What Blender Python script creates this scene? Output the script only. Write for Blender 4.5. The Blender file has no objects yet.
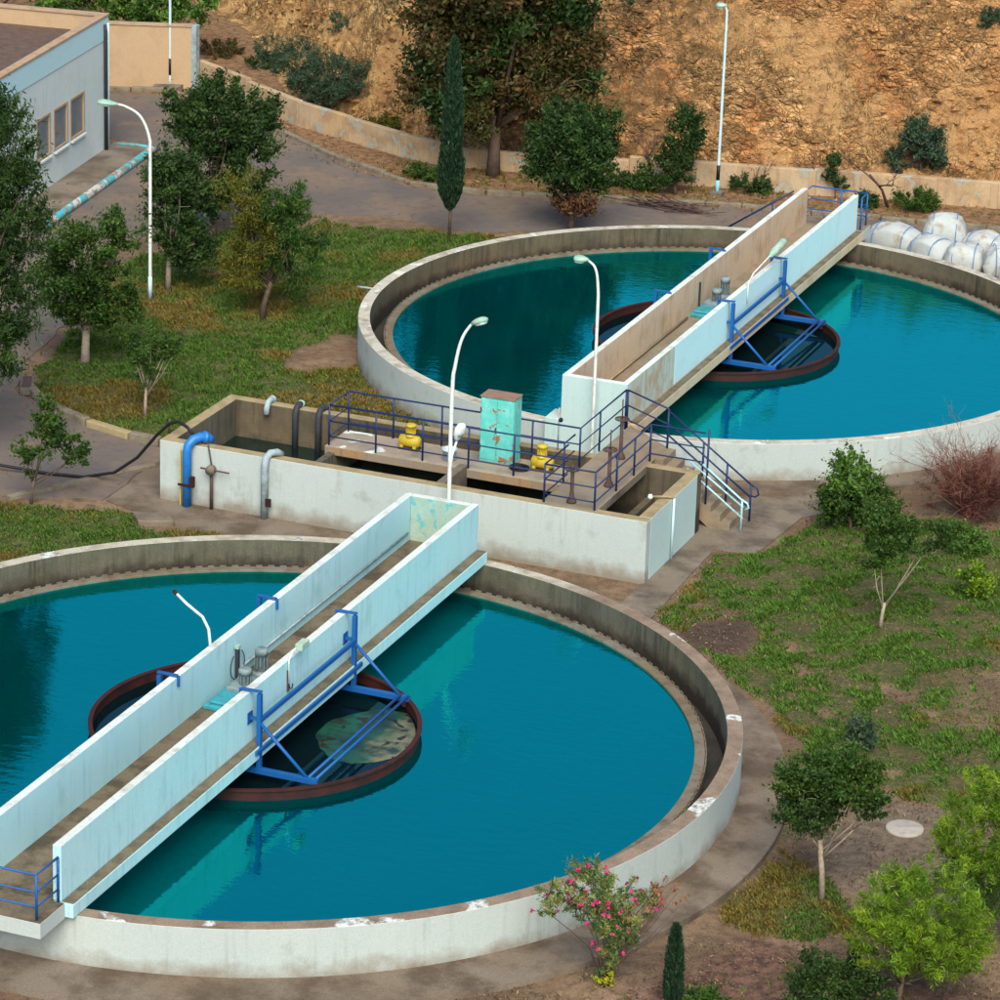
import bpy, math, random
import numpy as np
from mathutils import Vector, Matrix
random.seed(7); RNG = np.random.default_rng(7)
PI = math.pi
sc = bpy.context.scene
COL = sc.collection

# ---------------------------------------------------------------- camera
CAM = Vector((32.287, -68.279, 34.148))
YAW, PITCH, ROLL = math.radians(21.264), math.radians(20.2127), math.radians(1.996)
_X = Vector((math.cos(YAW), math.sin(YAW), 0)); _Y = Vector((-math.sin(YAW), math.cos(YAW), 0)); _Z = Vector((0, 0, 1))
_F = _Y*math.cos(PITCH) - _Z*math.sin(PITCH); _V = _Y*math.sin(PITCH) + _Z*math.cos(PITCH)
_R = _X*math.cos(ROLL) + _V*math.sin(ROLL); _Uv = -_X*math.sin(ROLL) + _V*math.cos(ROLL)
cd = bpy.data.cameras.new('camera'); cam = bpy.data.objects.new('camera', cd); COL.objects.link(cam)
m = Matrix((_R, _Uv, -_F)).transposed().to_4x4(); m.translation = CAM
cam.matrix_world = m
cd.sensor_width = 36; cd.lens = 36*3.6209; cd.clip_start = 1; cd.clip_end = 2000
sc.camera = cam

# ---------------------------------------------------------------- light
SUN_EL, SUN_AZ = math.radians(46), math.radians(156)      # azimuth clockwise from +Y
w = bpy.data.worlds.new('World'); sc.world = w; w.use_nodes = True
nt = w.node_tree; bg = nt.nodes['Background']
sky = nt.nodes.new('ShaderNodeTexSky'); sky.sky_type = 'NISHITA'; sky.sun_disc = False
sky.sun_elevation = SUN_EL; sky.sun_rotation = SUN_AZ; sky.air_density = 1.0; sky.dust_density = 2.5; sky.ozone_density = 1.5
nt.links.new(sky.outputs[0], bg.inputs[0]); bg.inputs[1].default_value = 0.125
sl = bpy.data.lights.new('sun', 'SUN'); sl.energy = 2.7; sl.angle = math.radians(42); sl.color = (1, .93, .82)
sun = bpy.data.objects.new('sun', sl); COL.objects.link(sun)
sd = Vector((math.sin(SUN_AZ)*math.cos(SUN_EL), math.cos(SUN_AZ)*math.cos(SUN_EL), math.sin(SUN_EL)))
sun.rotation_euler = sd.to_track_quat('Z', 'Y').to_euler()
sc.view_settings.view_transform = 'Standard'; sc.view_settings.look = 'None'
sc.view_settings.exposure = 0.62; sc.view_settings.gamma = 1

# ---------------------------------------------------------------- noise (numpy)
_T = RNG.random((64, 64, 64))
def vnoise(x, y, z=0.0):
    x, y, z = np.broadcast_arrays(np.asarray(x, float), np.asarray(y, float), np.asarray(z, float))
    xi, yi, zi = np.floor(x).astype(int), np.floor(y).astype(int), np.floor(z).astype(int)
    fx, fy, fz = x-xi, y-yi, z-zi
    fx, fy, fz = fx*fx*(3-2*fx), fy*fy*(3-2*fy), fz*fz*(3-2*fz)
    def g(a, b, c): return _T[(xi+a) & 63, (yi+b) & 63, (zi+c) & 63]
    l = lambda a, b, t: a+(b-a)*t
    return l(l(l(g(0,0,0), g(1,0,0), fx), l(g(0,1,0), g(1,1,0), fx), fy),
             l(l(g(0,0,1), g(1,0,1), fx), l(g(0,1,1), g(1,1,1), fx), fy), fz)
def fbm(x, y, z=0.0, o=4):
    s = 0; a = .5; t = 0
    for i in range(o):
        k = 2.03**i
        s = s+a*vnoise(x*k+i*7.3, y*k+i*3.1, z*k+i*1.7); t += a; a *= .5
    return s/t
def sstep(a, b, x): t = np.clip((x-a)/(b-a), 0, 1); return t*t*(3-2*t)

# ---------------------------------------------------------------- materials
MATS = {}
class N:
    def __init__(s, name):
        s.m = bpy.data.materials.new(name); s.m.use_nodes = True; s.t = s.m.node_tree; s.b = s.t.nodes['Principled BSDF']
        s.out = s.t.nodes['Material Output']; MATS[name] = s.m
        g = s.t.nodes.new('ShaderNodeNewGeometry'); s.pos = g.outputs['Position']; s.nrm = g.outputs['Normal']
    def n(s, k): return s.t.nodes.new(k)
    def put(s, sock, v):
        if isinstance(v, bpy.types.NodeSocket): s.t.links.new(v, sock)
        elif isinstance(v, (tuple, list)) and len(v) == 3 and sock.type == 'RGBA': sock.default_value = (*v, 1)
        else: sock.default_value = v
    def scale(s, v, k):
        x = s.n('ShaderNodeVectorMath'); x.operation = 'MULTIPLY'; s.put(x.inputs[0], v); x.inputs[1].default_value = k if isinstance(k, tuple) else (k,)*3
        return x.outputs[0]
    def noise(s, k, detail=6, rough=.55, vec=None, dist=0):
        x = s.n('ShaderNodeTexNoise'); v = vec if vec is not None else s.pos
        if isinstance(k, tuple): s.put(x.inputs['Vector'], s.scale(v, k)); x.inputs['Scale'].default_value = 1
        else: s.put(x.inputs['Vector'], v); x.inputs['Scale'].default_value = k
        x.inputs['Detail'].default_value = detail; x.inputs['Roughness'].default_value = rough; x.inputs['Distortion'].default_value = dist
        return x.outputs[0]
    def voro(s, k, feat='F1'):
        x = s.n('ShaderNodeTexVoronoi'); x.feature = feat; s.put(x.inputs['Vector'], s.pos); x.inputs['Scale'].default_value = k
        return x.outputs['Distance']
    def rng(s, v, a, b, c=0., d=1.):
        x = s.n('ShaderNodeMapRange'); s.put(x.inputs[0], v)
        for i, q in enumerate((a, b, c, d)): x.inputs[i+1].default_value = q
        return x.outputs[0]
    def math(s, op, a, b=0.):
        x = s.n('ShaderNodeMath'); x.operation = op; s.put(x.inputs[0], a); s.put(x.inputs[1], b); return x.outputs[0]
    def mix(s, f, a, b, mode='MIX'):
        x = s.n('ShaderNodeMix'); x.data_type = 'RGBA'; x.blend_type = mode
        s.put(x.inputs[0], f); s.put(x.inputs[6], a); s.put(x.inputs[7], b); return x.outputs[2]
    def attr(s, name, out='Color'):
        x = s.n('ShaderNodeAttribute'); x.attribute_name = name; return x.outputs[out]
    def sep(s, v):
        x = s.n('ShaderNodeSeparateXYZ'); s.put(x.inputs[0], v); return x.outputs
    def bump(s, h, st=.3, d=.02):
        x = s.n('ShaderNodeBump'); x.inputs['Strength'].default_value = st; x.inputs['Distance'].default_value = d
        s.put(x.inputs['Height'], h); s.put(s.b.inputs['Normal'], x.outputs[0])
    def fin(s, col, rough=.8, spec=.3, metal=0):
        s.put(s.b.inputs['Base Color'], col); s.put(s.b.inputs['Roughness'], rough)
        s.b.inputs['Specular IOR Level'].default_value = spec; s.b.inputs['Metallic'].default_value = metal
        return s.m

def weathered(name, base, dirt, lo=.5, hi=.75, k=1.2, streak=None, sf=.5, slo=.5, patch=None, plo=.6, pk=.8, rough=.85, bump=.25, fine=.12, spec=.25, metal=0, base2=None, splash=None, sz=(.02, -.42)):
    s = N(name)
    c = base
    if base2: c = s.mix(s.rng(s.noise(.35, 3), .35, .65), base, base2)
    c = s.mix(s.rng(s.noise(k, 8, .62), lo, hi), c, dirt)
    if streak:
        st = s.rng(s.noise((7, 7, .55), 5, .6), slo, slo+.2)
        st = s.math('MULTIPLY', st, s.math('MULTIPLY', s.rng(s.noise(.6, 3), .35, .65), sf))
        c = s.mix(st, c, streak)
    if patch: c = s.mix(s.rng(s.noise(pk, 7, .6, dist=.6), plo, plo+.03), c, patch)
    if splash:
        zz = s.math('ADD', s.sep(s.pos)[2], s.math('MULTIPLY', s.noise(1.7, 6, .65), -.9))
        c = s.mix(s.rng(zz, sz[0], sz[1], 0, .85), c, splash)
    f = s.noise(28, 4, .6)
    c = s.mix(1., c, s.rng(f, .3, .7, 1-fine, 1+fine), 'MULTIPLY')
    s.bump(s.math('ADD', f, s.noise(6, 5)), bump, .02)
    return s.fin(c, rough, spec, metal)

M_white = weathered('aged_white_paint', (0.385,0.456,0.436), (0.269,0.288,0.249), .58, .80, 1.3, (0.224,0.239,0.192), .45, .54, fine=.08, base2=(0.422,0.485,0.455), splash=(0.204,0.167,0.116))
M_aqua = weathered('pale_aqua_paint', (0.361,0.625,0.673), (0.298,0.492,0.510), .56, .8, 1.1, (0.180,0.341,0.357), .5, .50, patch=(0.090,0.208,0.193), plo=.745, pk=7, fine=.06, base2=(0.415,0.663,0.693))
M_aquatop = weathered('worn_white_coping', (0.594,0.670,0.632), (0.378,0.372,0.307), .52, .72, 2.0, fine=.12, base2=(0.540,0.595,0.539))
M_beige = weathered('beige_stained_paint', (0.572,0.432,0.292), (0.412,0.278,0.165), .5, .75, 1.2, (0.310,0.230,0.150), .7, .46, fine=.1, base2=(0.515,0.422,0.299))
M_flaked = weathered('flaked_turquoise_paint', (.42,.42,.32), (.28,.42,.32), .42, .62, 2.6, patch=(.12,.40,.42), plo=.56, pk=3.5, fine=.1, base2=(.25,.45,.42))
M_deck = weathered('dusty_deck_concrete', (0.135,0.106,0.065), (0.071,0.057,0.035), .44, .62, 1.5, fine=.22, bump=.4, base2=(0.170,0.140,0.093))
M_ledge = weathered('dirty_ledge_concrete', (0.160,0.138,0.088), (0.080,0.070,0.046), .42, .7, 2.5, fine=.25, bump=.5)
M_rimbrown = weathered('bare_rim_concrete', (.29,.215,.165), (.17,.12,.09), .42, .72, 1.6, fine=.25, bump=.45, patch=(.58,.62,.58), plo=.62, pk=.75)
def rimmat():
    s = N('rim_concrete_part_painted'); p = s.sep(s.pos)
    side = s.rng(s.math('ADD', s.math('MULTIPLY', p[0], .7), s.math('SUBTRACT', s.math('MULTIPLY', s.noise(.5, 4), 6.), p[1])), -5.5, -2.5)
    br = s.mix(s.rng(s.noise(1.6, 8, .62), .42, .72), (.25,.19,.135), (.14,.10,.07))
    cr = s.mix(s.rng(s.noise(1.8, 8, .62), .45, .68), (.44,.42,.33), (.25,.22,.16))
    c = s.mix(side, cr, br); c = s.mix(s.rng(s.noise(.75, 3, .4), .605, .62), c, s.mix(s.rng(s.noise(7, 7, .65), .40, .58), (.22,.18,.13), (.58,.63,.60)))
    c = s.mix(1., c, s.rng(s.noise(26, 4, .6), .3, .7, .75, 1.22), 'MULTIPLY'); s.bump(s.noise(20, 6), .5); return s.fin(c, .88, .2)
M_rimbrown2 = rimmat()
M_rimwhite = weathered('worn_painted_rim', (0.450,0.436,0.356), (0.252,0.218,0.154), .48, .66, 1.8, fine=.2, bump=.4, patch=(0.594,0.611,0.535), plo=.60, pk=1.2)
M_stain = weathered('stained_inner_concrete', (0.140,0.122,0.078), (0.078,0.073,0.049), .42, .68, 1.0, (0.039,0.039,0.026), .85, .45, fine=.18, bump=.4, base2=(0.104,0.099,0.078), splash=(.028,.024,.018), sz=(.30, .02))
M_stain2 = weathered('brown_stained_concrete', (0.110,0.095,0.063), (0.069,0.058,0.038), .42, .68, 1.0, (0.029,0.026,0.018), .9, .45, fine=.15, bump=.4, base2=(0.127,0.095,0.055), splash=(.028,.024,.018), sz=(.30, .02))
M_conc = weathered('grey_path_concrete', (0.167,0.139,0.096), (0.097,0.078,0.058), .44, .62, .8, fine=.2, bump=.4, base2=(0.213,0.179,0.138))
M_apron = weathered('apron_concrete', (0.161,0.123,0.082), (0.094,0.068,0.046), .44, .62, .8, fine=.22, bump=.45, base2=(0.195,0.164,0.127))
M_tan = weathered('tan_walkway_concrete', (0.267,0.199,0.127), (0.173,0.135,0.088), .45, .75, 1.4, fine=.14, bump=.3, base2=(0.224,0.202,0.145))
M_slab = weathered('grey_slab_concrete', (0.309,0.286,0.222), (0.197,0.181,0.137), .45, .72, 1.6, fine=.14, bump=.3, base2=(0.337,0.267,0.197), patch=(0.636,0.687,0.633), plo=.63, pk=1.1)
M_coping = weathered('brown_coping', (0.324,0.262,0.141), (0.207,0.160,0.083), .42, .72, 2.2, fine=.18, bump=.4)
M_slabside = weathered('rusty_slab_edge', (0.239,0.188,0.130), (0.289,0.180,0.087), .5, .62, 1.2, (0.145,0.130,0.109), .8, .5, fine=.15)
M_dark = weathered('wet_dark_concrete', (.055,.05,.04), (.03,.03,.025), .4, .7, 1.5, fine=.2, rough=.6)
M_weir = weathered('weir_lip_concrete', (0.160,0.128,0.076), (0.109,0.076,0.045), .45, .7, 2.5, fine=.15, base2=(0.173,0.160,0.128))
M_blue = weathered('blue_steel_paint', (0.005,0.085,0.289), (0.017,0.068,0.187), .55, .75, 5, rough=.5, fine=.1, bump=.1, patch=(0.102,0.051,0.034), plo=.72, pk=8, spec=.4)
M_navy = weathered('navy_rail_paint', (0.005,0.021,0.089), (0.011,0.026,0.074), .5, .75, 6, rough=.5, fine=.1, bump=.1, spec=.4, patch=(0.084,0.047,0.032), plo=.72, pk=9)
M_cyanpaint = weathered('pale_cyan_rail_paint', (.35,.60,.64), (.2,.3,.32), .5, .75, 6, rough=.5, bump=.1)
M_rust = weathered('rusty_red_steel', (0.039,0.010,0.010), (0.018,0.009,0.007), .42, .7, 2.5, rough=.75, fine=.2, base2=(0.054,0.012,0.010))
M_bluepipe = weathered('bright_blue_pipe', (0.010,0.162,0.480), (0.020,0.102,0.288), .5, .8, 4, rough=.45, fine=.08, bump=.1, patch=(0.300,0.510,0.560), plo=.68, pk=6, spec=.5)
M_greypipe = weathered('grey_pipe', (.30,.38,.40), (.16,.2,.2), .45, .7, 4, rough=.6)
M_blackpipe = weathered('dark_pipe', (.03,.035,.045), (.05,.05,.05), .5, .7, 4, rough=.6)
M_hose = weathered('black_hose', (.012,.012,.014), (.03,.03,.03), .6, .8, 4, rough=.5)
M_yellow = weathered('yellow_pump_paint', (0.509,0.389,0.026), (0.314,0.209,0.035), .5, .75, 5, rough=.5, spec=.4, patch=(0.165,0.075,0.026), plo=.68, pk=8)
M_motor = weathered('grey_motor_paint', (.20,.27,.28), (.10,.13,.13), .45, .7, 6, rough=.55)
M_motorblue = weathered('turquoise_plate_paint', (.04,.30,.36), (.05,.18,.2), .45, .7, 4, rough=.55, patch=(.18,.09,.05), plo=.66, pk=7)
M_cab = weathered('rusting_turquoise_paint', (.10,.50,.44), (.16,.58,.52), .45, .6, 2.5, rough=.6, patch=(.28,.16,.08), plo=.575, pk=2.8, streak=(.24,.12,.07), sf=.8, slo=.6)
M_cabtop = weathered('rusty_lid', (0.240,0.152,0.104), (0.160,0.104,0.080), .45, .7, 3)
M_lampwhite = weathered('lamp_pole_paint', (.62,.68,.64), (.42,.42,.36), .52, .72, 3, rough=.55, patch=(.30,.17,.10), plo=.70, pk=4)
M_lampblue = weathered('lamp_pole_pale_blue', (.46,.64,.68), (.4,.5,.5), .55, .8, 3, rough=.55)
M_lamphead = weathered('green_lamp_head', (.22,.42,.33), (.40,.48,.38), .42, .6, 4, rough=.5)
M_lampglass = weathered('pale_lamp_glass', (.65,.72,.74), (.5,.5,.5), .6, .8, 4, rough=.3)
M_rustdark = weathered('rusty_valve_steel', (.07,.045,.04), (.13,.07,.05), .5, .7, 6, rough=.8)
M_bag = weathered('white_woven_sack', (.42,.45,.43), (.30,.26,.18), .54, .68, 2.0, rough=.8, fine=.08, bump=.5, base2=(.38,.42,.41))
M_strap = weathered('blue_strap', (.05,.2,.45), (.1,.2,.3), .5, .7, 4)
M_wallpaint = weathered('tan_perimeter_paint', (.45,.31,.165), (.30,.20,.11), .44, .66, 1.3, (.24,.17,.11), .7, .48, patch=(.30,.32,.27), plo=.58, pk=1.3, fine=.16, bump=.5, base2=(.42,.33,.21))
M_walltan = weathered('tan_yard_wall_render', (0.425,0.302,0.176), (0.357,0.244,0.136), .5, .75, .9, (0.289,0.218,0.144), .4, .55, fine=.1)
M_bldg = weathered('off_white_render', (0.502,0.608,0.608), (0.502,0.556,0.529), .5, .78, .8, (0.370,0.383,0.330), .5, .55, patch=(0.608,0.502,0.357), plo=.68, pk=.9, fine=.08, base2=(0.542,0.634,0.622))
M_bldgband = weathered('aqua_parapet_band', (.42,.64,.68), (.42,.58,.6), .55, .8, 1, fine=.06)
M_bldgcop = weathered('tan_parapet_coping', (0.384,0.271,0.170), (0.272,0.189,0.128), .45, .7, 2)
M_roof = weathered('brown_gravel_roof', (0.127,0.083,0.061), (0.077,0.055,0.044), .4, .7, 3, fine=.4, bump=.6)
M_frame = weathered('tan_window_frame', (0.352,0.264,0.171), (0.256,0.187,0.126), .5, .7, 3)
M_tyre = M_hose
s = N('dark_window_glass'); s.fin(s.mix(s.rng(s.noise(1.5, 3), .4, .6), (.09,.14,.18), (.16,.17,.17)), .12, .6); M_glass = s.m
def kerbmat():
    s = N('painted_kerb')
    x = s.noise((1.0, 1.0, 0.2), 2); st = s.rng(x, .48, .50)
    c = s.mix(st, (.46,.50,.46), (.05,.40,.45)); c = s.mix(s.rng(s.noise(4, 6), .46, .6), c, (.22,.18,.14))
    s.bump(s.noise(12, 4), .4); return s.fin(c, .8)
M_kerb = kerbmat()
M_kerbplain = weathered('worn_kerb', (0.204,0.180,0.128), (0.116,0.090,0.061), .42, .7, 2.5, fine=.25, bump=.5, patch=(0.170,0.292,0.233), plo=.66, pk=1.0)

# water
def watermat(name, deep, tint, wav=.03, ior=2.7):
    s = N(name)
    d = s.n('ShaderNodeBsdfDiffuse'); s.put(d.inputs[0], s.mix(s.rng(s.noise(.35, 4), .35, .65), deep, tuple(q*.86 for q in deep)))
    g = s.n('ShaderNodeBsdfGlossy'); s.put(g.inputs[0], tint); g.inputs['Roughness'].default_value = .02
    b = s.n('ShaderNodeBump'); b.inputs['Strength'].default_value = 1; b.inputs['Distance'].default_value = wav
    h = s.math('ADD', s.noise((2.2, 5.5, 1), 3, .5), s.math('MULTIPLY', s.noise((9, 17, 1), 2, .5), .22))
    s.put(b.inputs['Height'], h); s.put(g.inputs['Normal'], b.outputs[0])
    fr = s.n('ShaderNodeFresnel'); fr.inputs[0].default_value = ior; s.put(fr.inputs['Normal'], b.outputs[0])
    mx = s.n('ShaderNodeMixShader'); s.put(mx.inputs[0], fr.outputs[0]); s.put(mx.inputs[1], d.outputs[0]); s.put(mx.inputs[2], g.outputs[0])
    s.t.links.new(mx.outputs[0], s.out.inputs[0]); return s.m
M_water = watermat('teal_pool_water', (.0,.034,.041), (.02,1.0,.97), .0040, 3.8)
M_water2 = watermat('teal_far_pool_water', (.0,.034,.040), (.03,.97,.98), .0042, 5.0)
M_drum = watermat('dark_drum_water', (.003,.010,.012), (.10,.30,.36), .001)
M_basin = watermat('dark_basin_water', (.008,.016,.014), (.5,.7,.65), .003)
def scummat():
    s = N('green_and_beige_scum')
    x = s.sep(s.pos)[0]
    f = s.rng(s.math('ADD', x, s.math('MULTIPLY', s.noise(1.3, 5), 1.4)), 3.3, 3.7)
    c = s.mix(f, (.010,.08,.05), (.15,.155,.08)); c = s.mix(s.rng(s.noise(1.6, 6), .44, .60), c, (.010,.030,.024))
    c = s.mix(s.rng(s.noise((2, 3, 1), 4, dist=1), .58, .61), c, (.02,.014,.01)); return s.fin(c, .4, .5)
M_scum = scummat()

# foliage: colour comes from a per-face colour (each leaf has its own)
def leafmat(name, rough=.55, trans=.28):
    s = N(name); c = s.attr('leafcol'); s.fin(c, rough, .25)
    t = s.n('ShaderNodeBsdfTranslucent'); s.put(t.inputs[0], c)
    mx = s.n('ShaderNodeMixShader'); mx.inputs[0].default_value = trans
    s.t.links.new(s.b.outputs[0], mx.inputs[1]); s.t.links.new(t.outputs[0], mx.inputs[2]); s.t.links.new(mx.outputs[0], s.out.inputs[0]); return s.m
M_leaf = leafmat('foliage'); M_grass = leafmat('grass_blades', .7, .2)
M_bark = weathered('brown_bark', (.12,.085,.06), (.07,.05,.04), .4, .7, 6, fine=.25, bump=.6)
M_barkpale = weathered('pale_bark', (.34,.28,.21), (.2,.16,.12), .4, .7, 6, fine=.2, bump=.5)
M_twig = weathered('reddish_dry_twigs', (.17,.065,.045), (.22,.10,.07), .4, .7, 3, fine=.2)

# ---------------------------------------------------------------- mesh builder
class MB:
    def __init__(s): s.v = []; s.f = []; s.mi = []; s.smooth = []
    def add(s, vs, fs, mi=0, sm=False):
        o = len(s.v); s.v += [tuple(q) for q in vs]; s.f += [tuple(i+o for i in f) for f in fs]
        s.mi += [mi]*len(fs) if not isinstance(mi, (list, tuple)) else list(mi); s.smooth += [sm]*len(fs); return s
    def box(s, x0, x1, y0, y1, z0, z1, mi=0, top=None):
        vs = [(x0,y0,z0),(x1,y0,z0),(x1,y1,z0),(x0,y1,z0),(x0,y0,z1),(x1,y0,z1),(x1,y1,z1),(x0,y1,z1)]
        return s.add(vs, [(0,3,2,1),(4,5,6,7),(0,1,5,4),(1,2,6,5),(2,3,7,6),(3,0,4,7)], [mi, top if top is not None else mi, mi, mi, mi, mi])
    def prism(s, poly, z0, z1, mi=0, top=None):
        n = len(poly); a = sum(poly[i][0]*poly[(i+1)%n][1]-poly[(i+1)%n][0]*poly[i][1] for i in range(n))
        if a < 0: poly = poly[::-1]
        vs = [(x,y,z0) for x,y in poly]+[(x,y,z1) for x,y in poly]
        fs = [tuple(range(n-1,-1,-1)), tuple(range(n,2*n))]+[(i,(i+1)%n,(i+1)%n+n,i+n) for i in range(n)]
        return s.add(vs, fs, [mi, top if top is not None else mi]+[mi]*n)
    def wallseg(s, a, b, t, z0, z1, mi=0, top=None):
        a = Vector(a).to_2d() if len(a) > 2 else Vector(a); b = Vector(b).to_2d() if len(b) > 2 else Vector(b)
        d = (b-a).normalized(); n = Vector((-d.y, d.x))*t/2
        return s.prism([tuple(a-n), tuple(b-n), tuple(b+n), tuple(a+n)], z0, z1, mi, top)
    def tube(s, path, r, n=8, mi=0, caps=True):
        P = [Vector(q) for q in path]; R = r if isinstance(r, (list, tuple)) else [r]*len(P)
        vs = []; up = None
        for i, q in enumerate(P):
            d = (P[min(i+1, len(P)-1)]-P[max(i-1, 0)]).normalized()
            if up is None: up = Vector((0,0,1)) if abs(d.z) < .9 else Vector((1,0,0))
            a = d.cross(up).normalized(); b = a.cross(d).normalized(); up = b
            for k in range(n):
                t = 2*PI*k/n; vs.append(q+(a*math.cos(t)+b*math.sin(t))*R[i])
        fs = [(i*n+k, i*n+(k+1)%n, (i+1)*n+(k+1)%n, (i+1)*n+k) for i in range(len(P)-1) for k in range(n)]
        if caps: fs += [tuple(range(n-1,-1,-1)), tuple((len(P)-1)*n+k for k in range(n))]
        return s.add(vs, fs, mi, True)
    def bar(s, a, b, w, h=None, mi=0):
        a = Vector(a); b = Vector(b); h = h or w; d = (b-a).normalized()
        u = Vector((0,0,1)) if abs(d.z) < .9 else Vector((0,1,0))
        x = d.cross(u).normalized()*w/2; y = x.normalized().cross(d)*h/2
        vs = [a-x-y, a+x-y, a+x+y, a-x+y, b-x-y, b+x-y, b+x+y, b-x+y]
        return s.add(vs, [(3,2,1,0),(4,5,6,7),(0,1,5,4),(1,2,6,5),(2,3,7,6),(3,0,4,7)], mi)
    def ring(s, c, prof, n=160, mis=None, sm=True, close=True):
        "prof: list of (r, z); closed profile revolved about vertical axis at c"
        m_ = len(prof); vs = []
        for k in range(n):
            t = 2*PI*k/n
            vs += [(c[0]+r*math.cos(t), c[1]+r*math.sin(t), z) for r, z in prof]
        fs = []; mi = []
        J = m_ if close else m_-1
        for j in range(J):
            for k in range(n):
                k2 = (k+1) % n; j2 = (j+1) % m_
                fs.append((k*m_+j, k2*m_+j, k2*m_+j2, k*m_+j2)); mi.append(mis[j] if mis else 0)
        o = len(s.v); s.v += vs; s.f += [tuple(i+o for i in f) for f in fs]; s.mi += mi; s.smooth += [False]*len(fs); return s
    def lathe(s, c, prof, n=20, mi=0):
        vs = []; fs = []
        for r, z in prof: vs += [(c[0]+r*math.cos(2*PI*k/n), c[1]+r*math.sin(2*PI*k/n), c[2]+z) for k in range(n)]
        for j in range(len(prof)-1): fs += [(j*n+k, j*n+(k+1)%n, (j+1)*n+(k+1)%n, (j+1)*n+k) for k in range(n)]
        fs += [tuple(range(n-1,-1,-1)), tuple((len(prof)-1)*n+k for k in range(n))]
        return s.add(vs, fs, mi, True)

def wloc(o):
    v = Vector((0,0,0))
    while o is not None: v = v+o.location; o = o.parent
    return v
def tag(o, label=None, cat=None, group=None, kind=None):
    if label: o['label'] = label
    if cat: o['category'] = cat
    if group: o['group'] = group
    if kind: o['kind'] = kind
    return o
def thing(name, label, cat, loc=(0,0,0), group=None):
    o = bpy.data.objects.new(name, None); o.empty_display_size = .2; COL.objects.link(o); o.location = loc
    return tag(o, label, cat, group)
def build(name, mb, mats, parent=None, bevel=0, local=False, loc=None):
    "mb coordinates are world ones unless local"
    me = bpy.data.meshes.new(name); o = bpy.data.objects.new(name, me); COL.objects.link(o)
    off = Vector((0,0,0))
    if parent is not None:
        o.parent = parent
        if not local: off = wloc(parent)
    elif loc is not None: o.location = loc; off = Vector((0,0,0)) if local else Vector(loc)
    me.from_pydata([(a-off.x, b-off.y, c-off.z) for a, b, c in mb.v], [], mb.f)
    for q in (mats if isinstance(mats, (list, tuple)) else [mats]): me.materials.append(q)
    me.polygons.foreach_set('material_index', mb.mi); me.polygons.foreach_set('use_smooth', mb.smooth)
    me.update()
    if bevel:
        b = o.modifiers.new('bevel', 'BEVEL'); b.width = bevel; b.segments = 2; b.limit_method = 'ANGLE'; b.angle_limit = math.radians(50)
    return o
def npmesh(name, V, F, mat, cols=None, parent=None, loc=None, smooth=False, attrs=None):
    "numpy mesh; F is (n,4) or (n,3)"
    me = bpy.data.meshes.new(name); n, k = F.shape
    me.vertices.add(len(V)); me.vertices.foreach_set('co', V.astype(np.float32).ravel())
    me.loops.add(n*k); me.loops.foreach_set('vertex_index', F.astype(np.int32).ravel())
    me.polygons.add(n); me.polygons.foreach_set('loop_start', np.arange(0, n*k, k, dtype=np.int32)); me.polygons.foreach_set('loop_total', np.full(n, k, np.int32))
    me.polygons.foreach_set('use_smooth', np.full(n, smooth))
    me.update(); me.validate()
    me.materials.append(mat)
    if cols is not None:
        a = me.color_attributes.new('leafcol', 'FLOAT_COLOR', 'CORNER')
        c = np.ones((n, k, 4), np.float32); c[:, :, :3] = cols[:, None, :]; a.data.foreach_set('color', c.ravel())
    for an, av in (attrs or {}).items():
        a = me.attributes.new(an, 'FLOAT', 'POINT'); a.data.foreach_set('value', av.astype(np.float32).ravel())
    o = bpy.data.objects.new(name, me); COL.objects.link(o)
    if parent: o.parent = parent
    if loc is not None: o.location = loc
    return o
def copy_tree(o, parent=None):
    c = o.copy(); COL.objects.link(c); c.parent = parent
    for ch in list(o.children): copy_tree(ch, c)
    return c

# ---------------------------------------------------------------- polygons on the ground
def inpoly(P, x, y):
    r = np.zeros(x.shape, bool); n = len(P)
    for i in range(n):
        x1, y1 = P[i]; x2, y2 = P[(i+1) % n]
        if y1 == y2: continue
        c = ((y1 > y) != (y2 > y)) & (x < (x2-x1)*(y-y1)/(y2-y1)+x1); r ^= c
    return r
def sdist(P, x, y):
    "positive inside"
    d = np.full(x.shape, 1e9); n = len(P)
    for i in range(n):
        a = np.array(P[i], float); b = np.array(P[(i+1) % n], float); e = b-a; L = e@e
        if L < 1e-9: continue
        t = np.clip(((x-a[0])*e[0]+(y-a[1])*e[1])/L, 0, 1)
        d = np.minimum(d, np.hypot(x-a[0]-t*e[0], y-a[1]-t*e[1]))
    return np.where(inpoly(P, x, y), d, -d)
C1 = (0., 0.); C2 = (0., 32.556)
LAWN_A = [(-12.2,18.3),(-14.2,18.6),(-15.9,19.3),(-17.1,20.5),(-17.9,22.5),(-18.6,26),(-19.7,30),(-20.6,34.5),(-20.0,37.3),(-18.5,39.6),(-15.5,41.3),(-12.4,41.6),(-9.0,43.2),(-4,46.4),(2,50.0),(2,44),(-4,20.5),(-4,18.9)]
LAWN_B = [(-13.6,11.6),(-12.3,12.2),(-10.8,12.6),(-9.5,12.5),(-8.9,11.6),(-9.0,10.6),(-9.6,9.6),(-12,7),(-16,4),(-22,4),(-20,9)]
LAWN_B2 = [(-8.9,11.7),(-8.0,12.25),(-7.0,12.2),(-6.4,11.6),(-6.3,10.8),(-8.4,10.3),(-8.9,10.8)]
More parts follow.
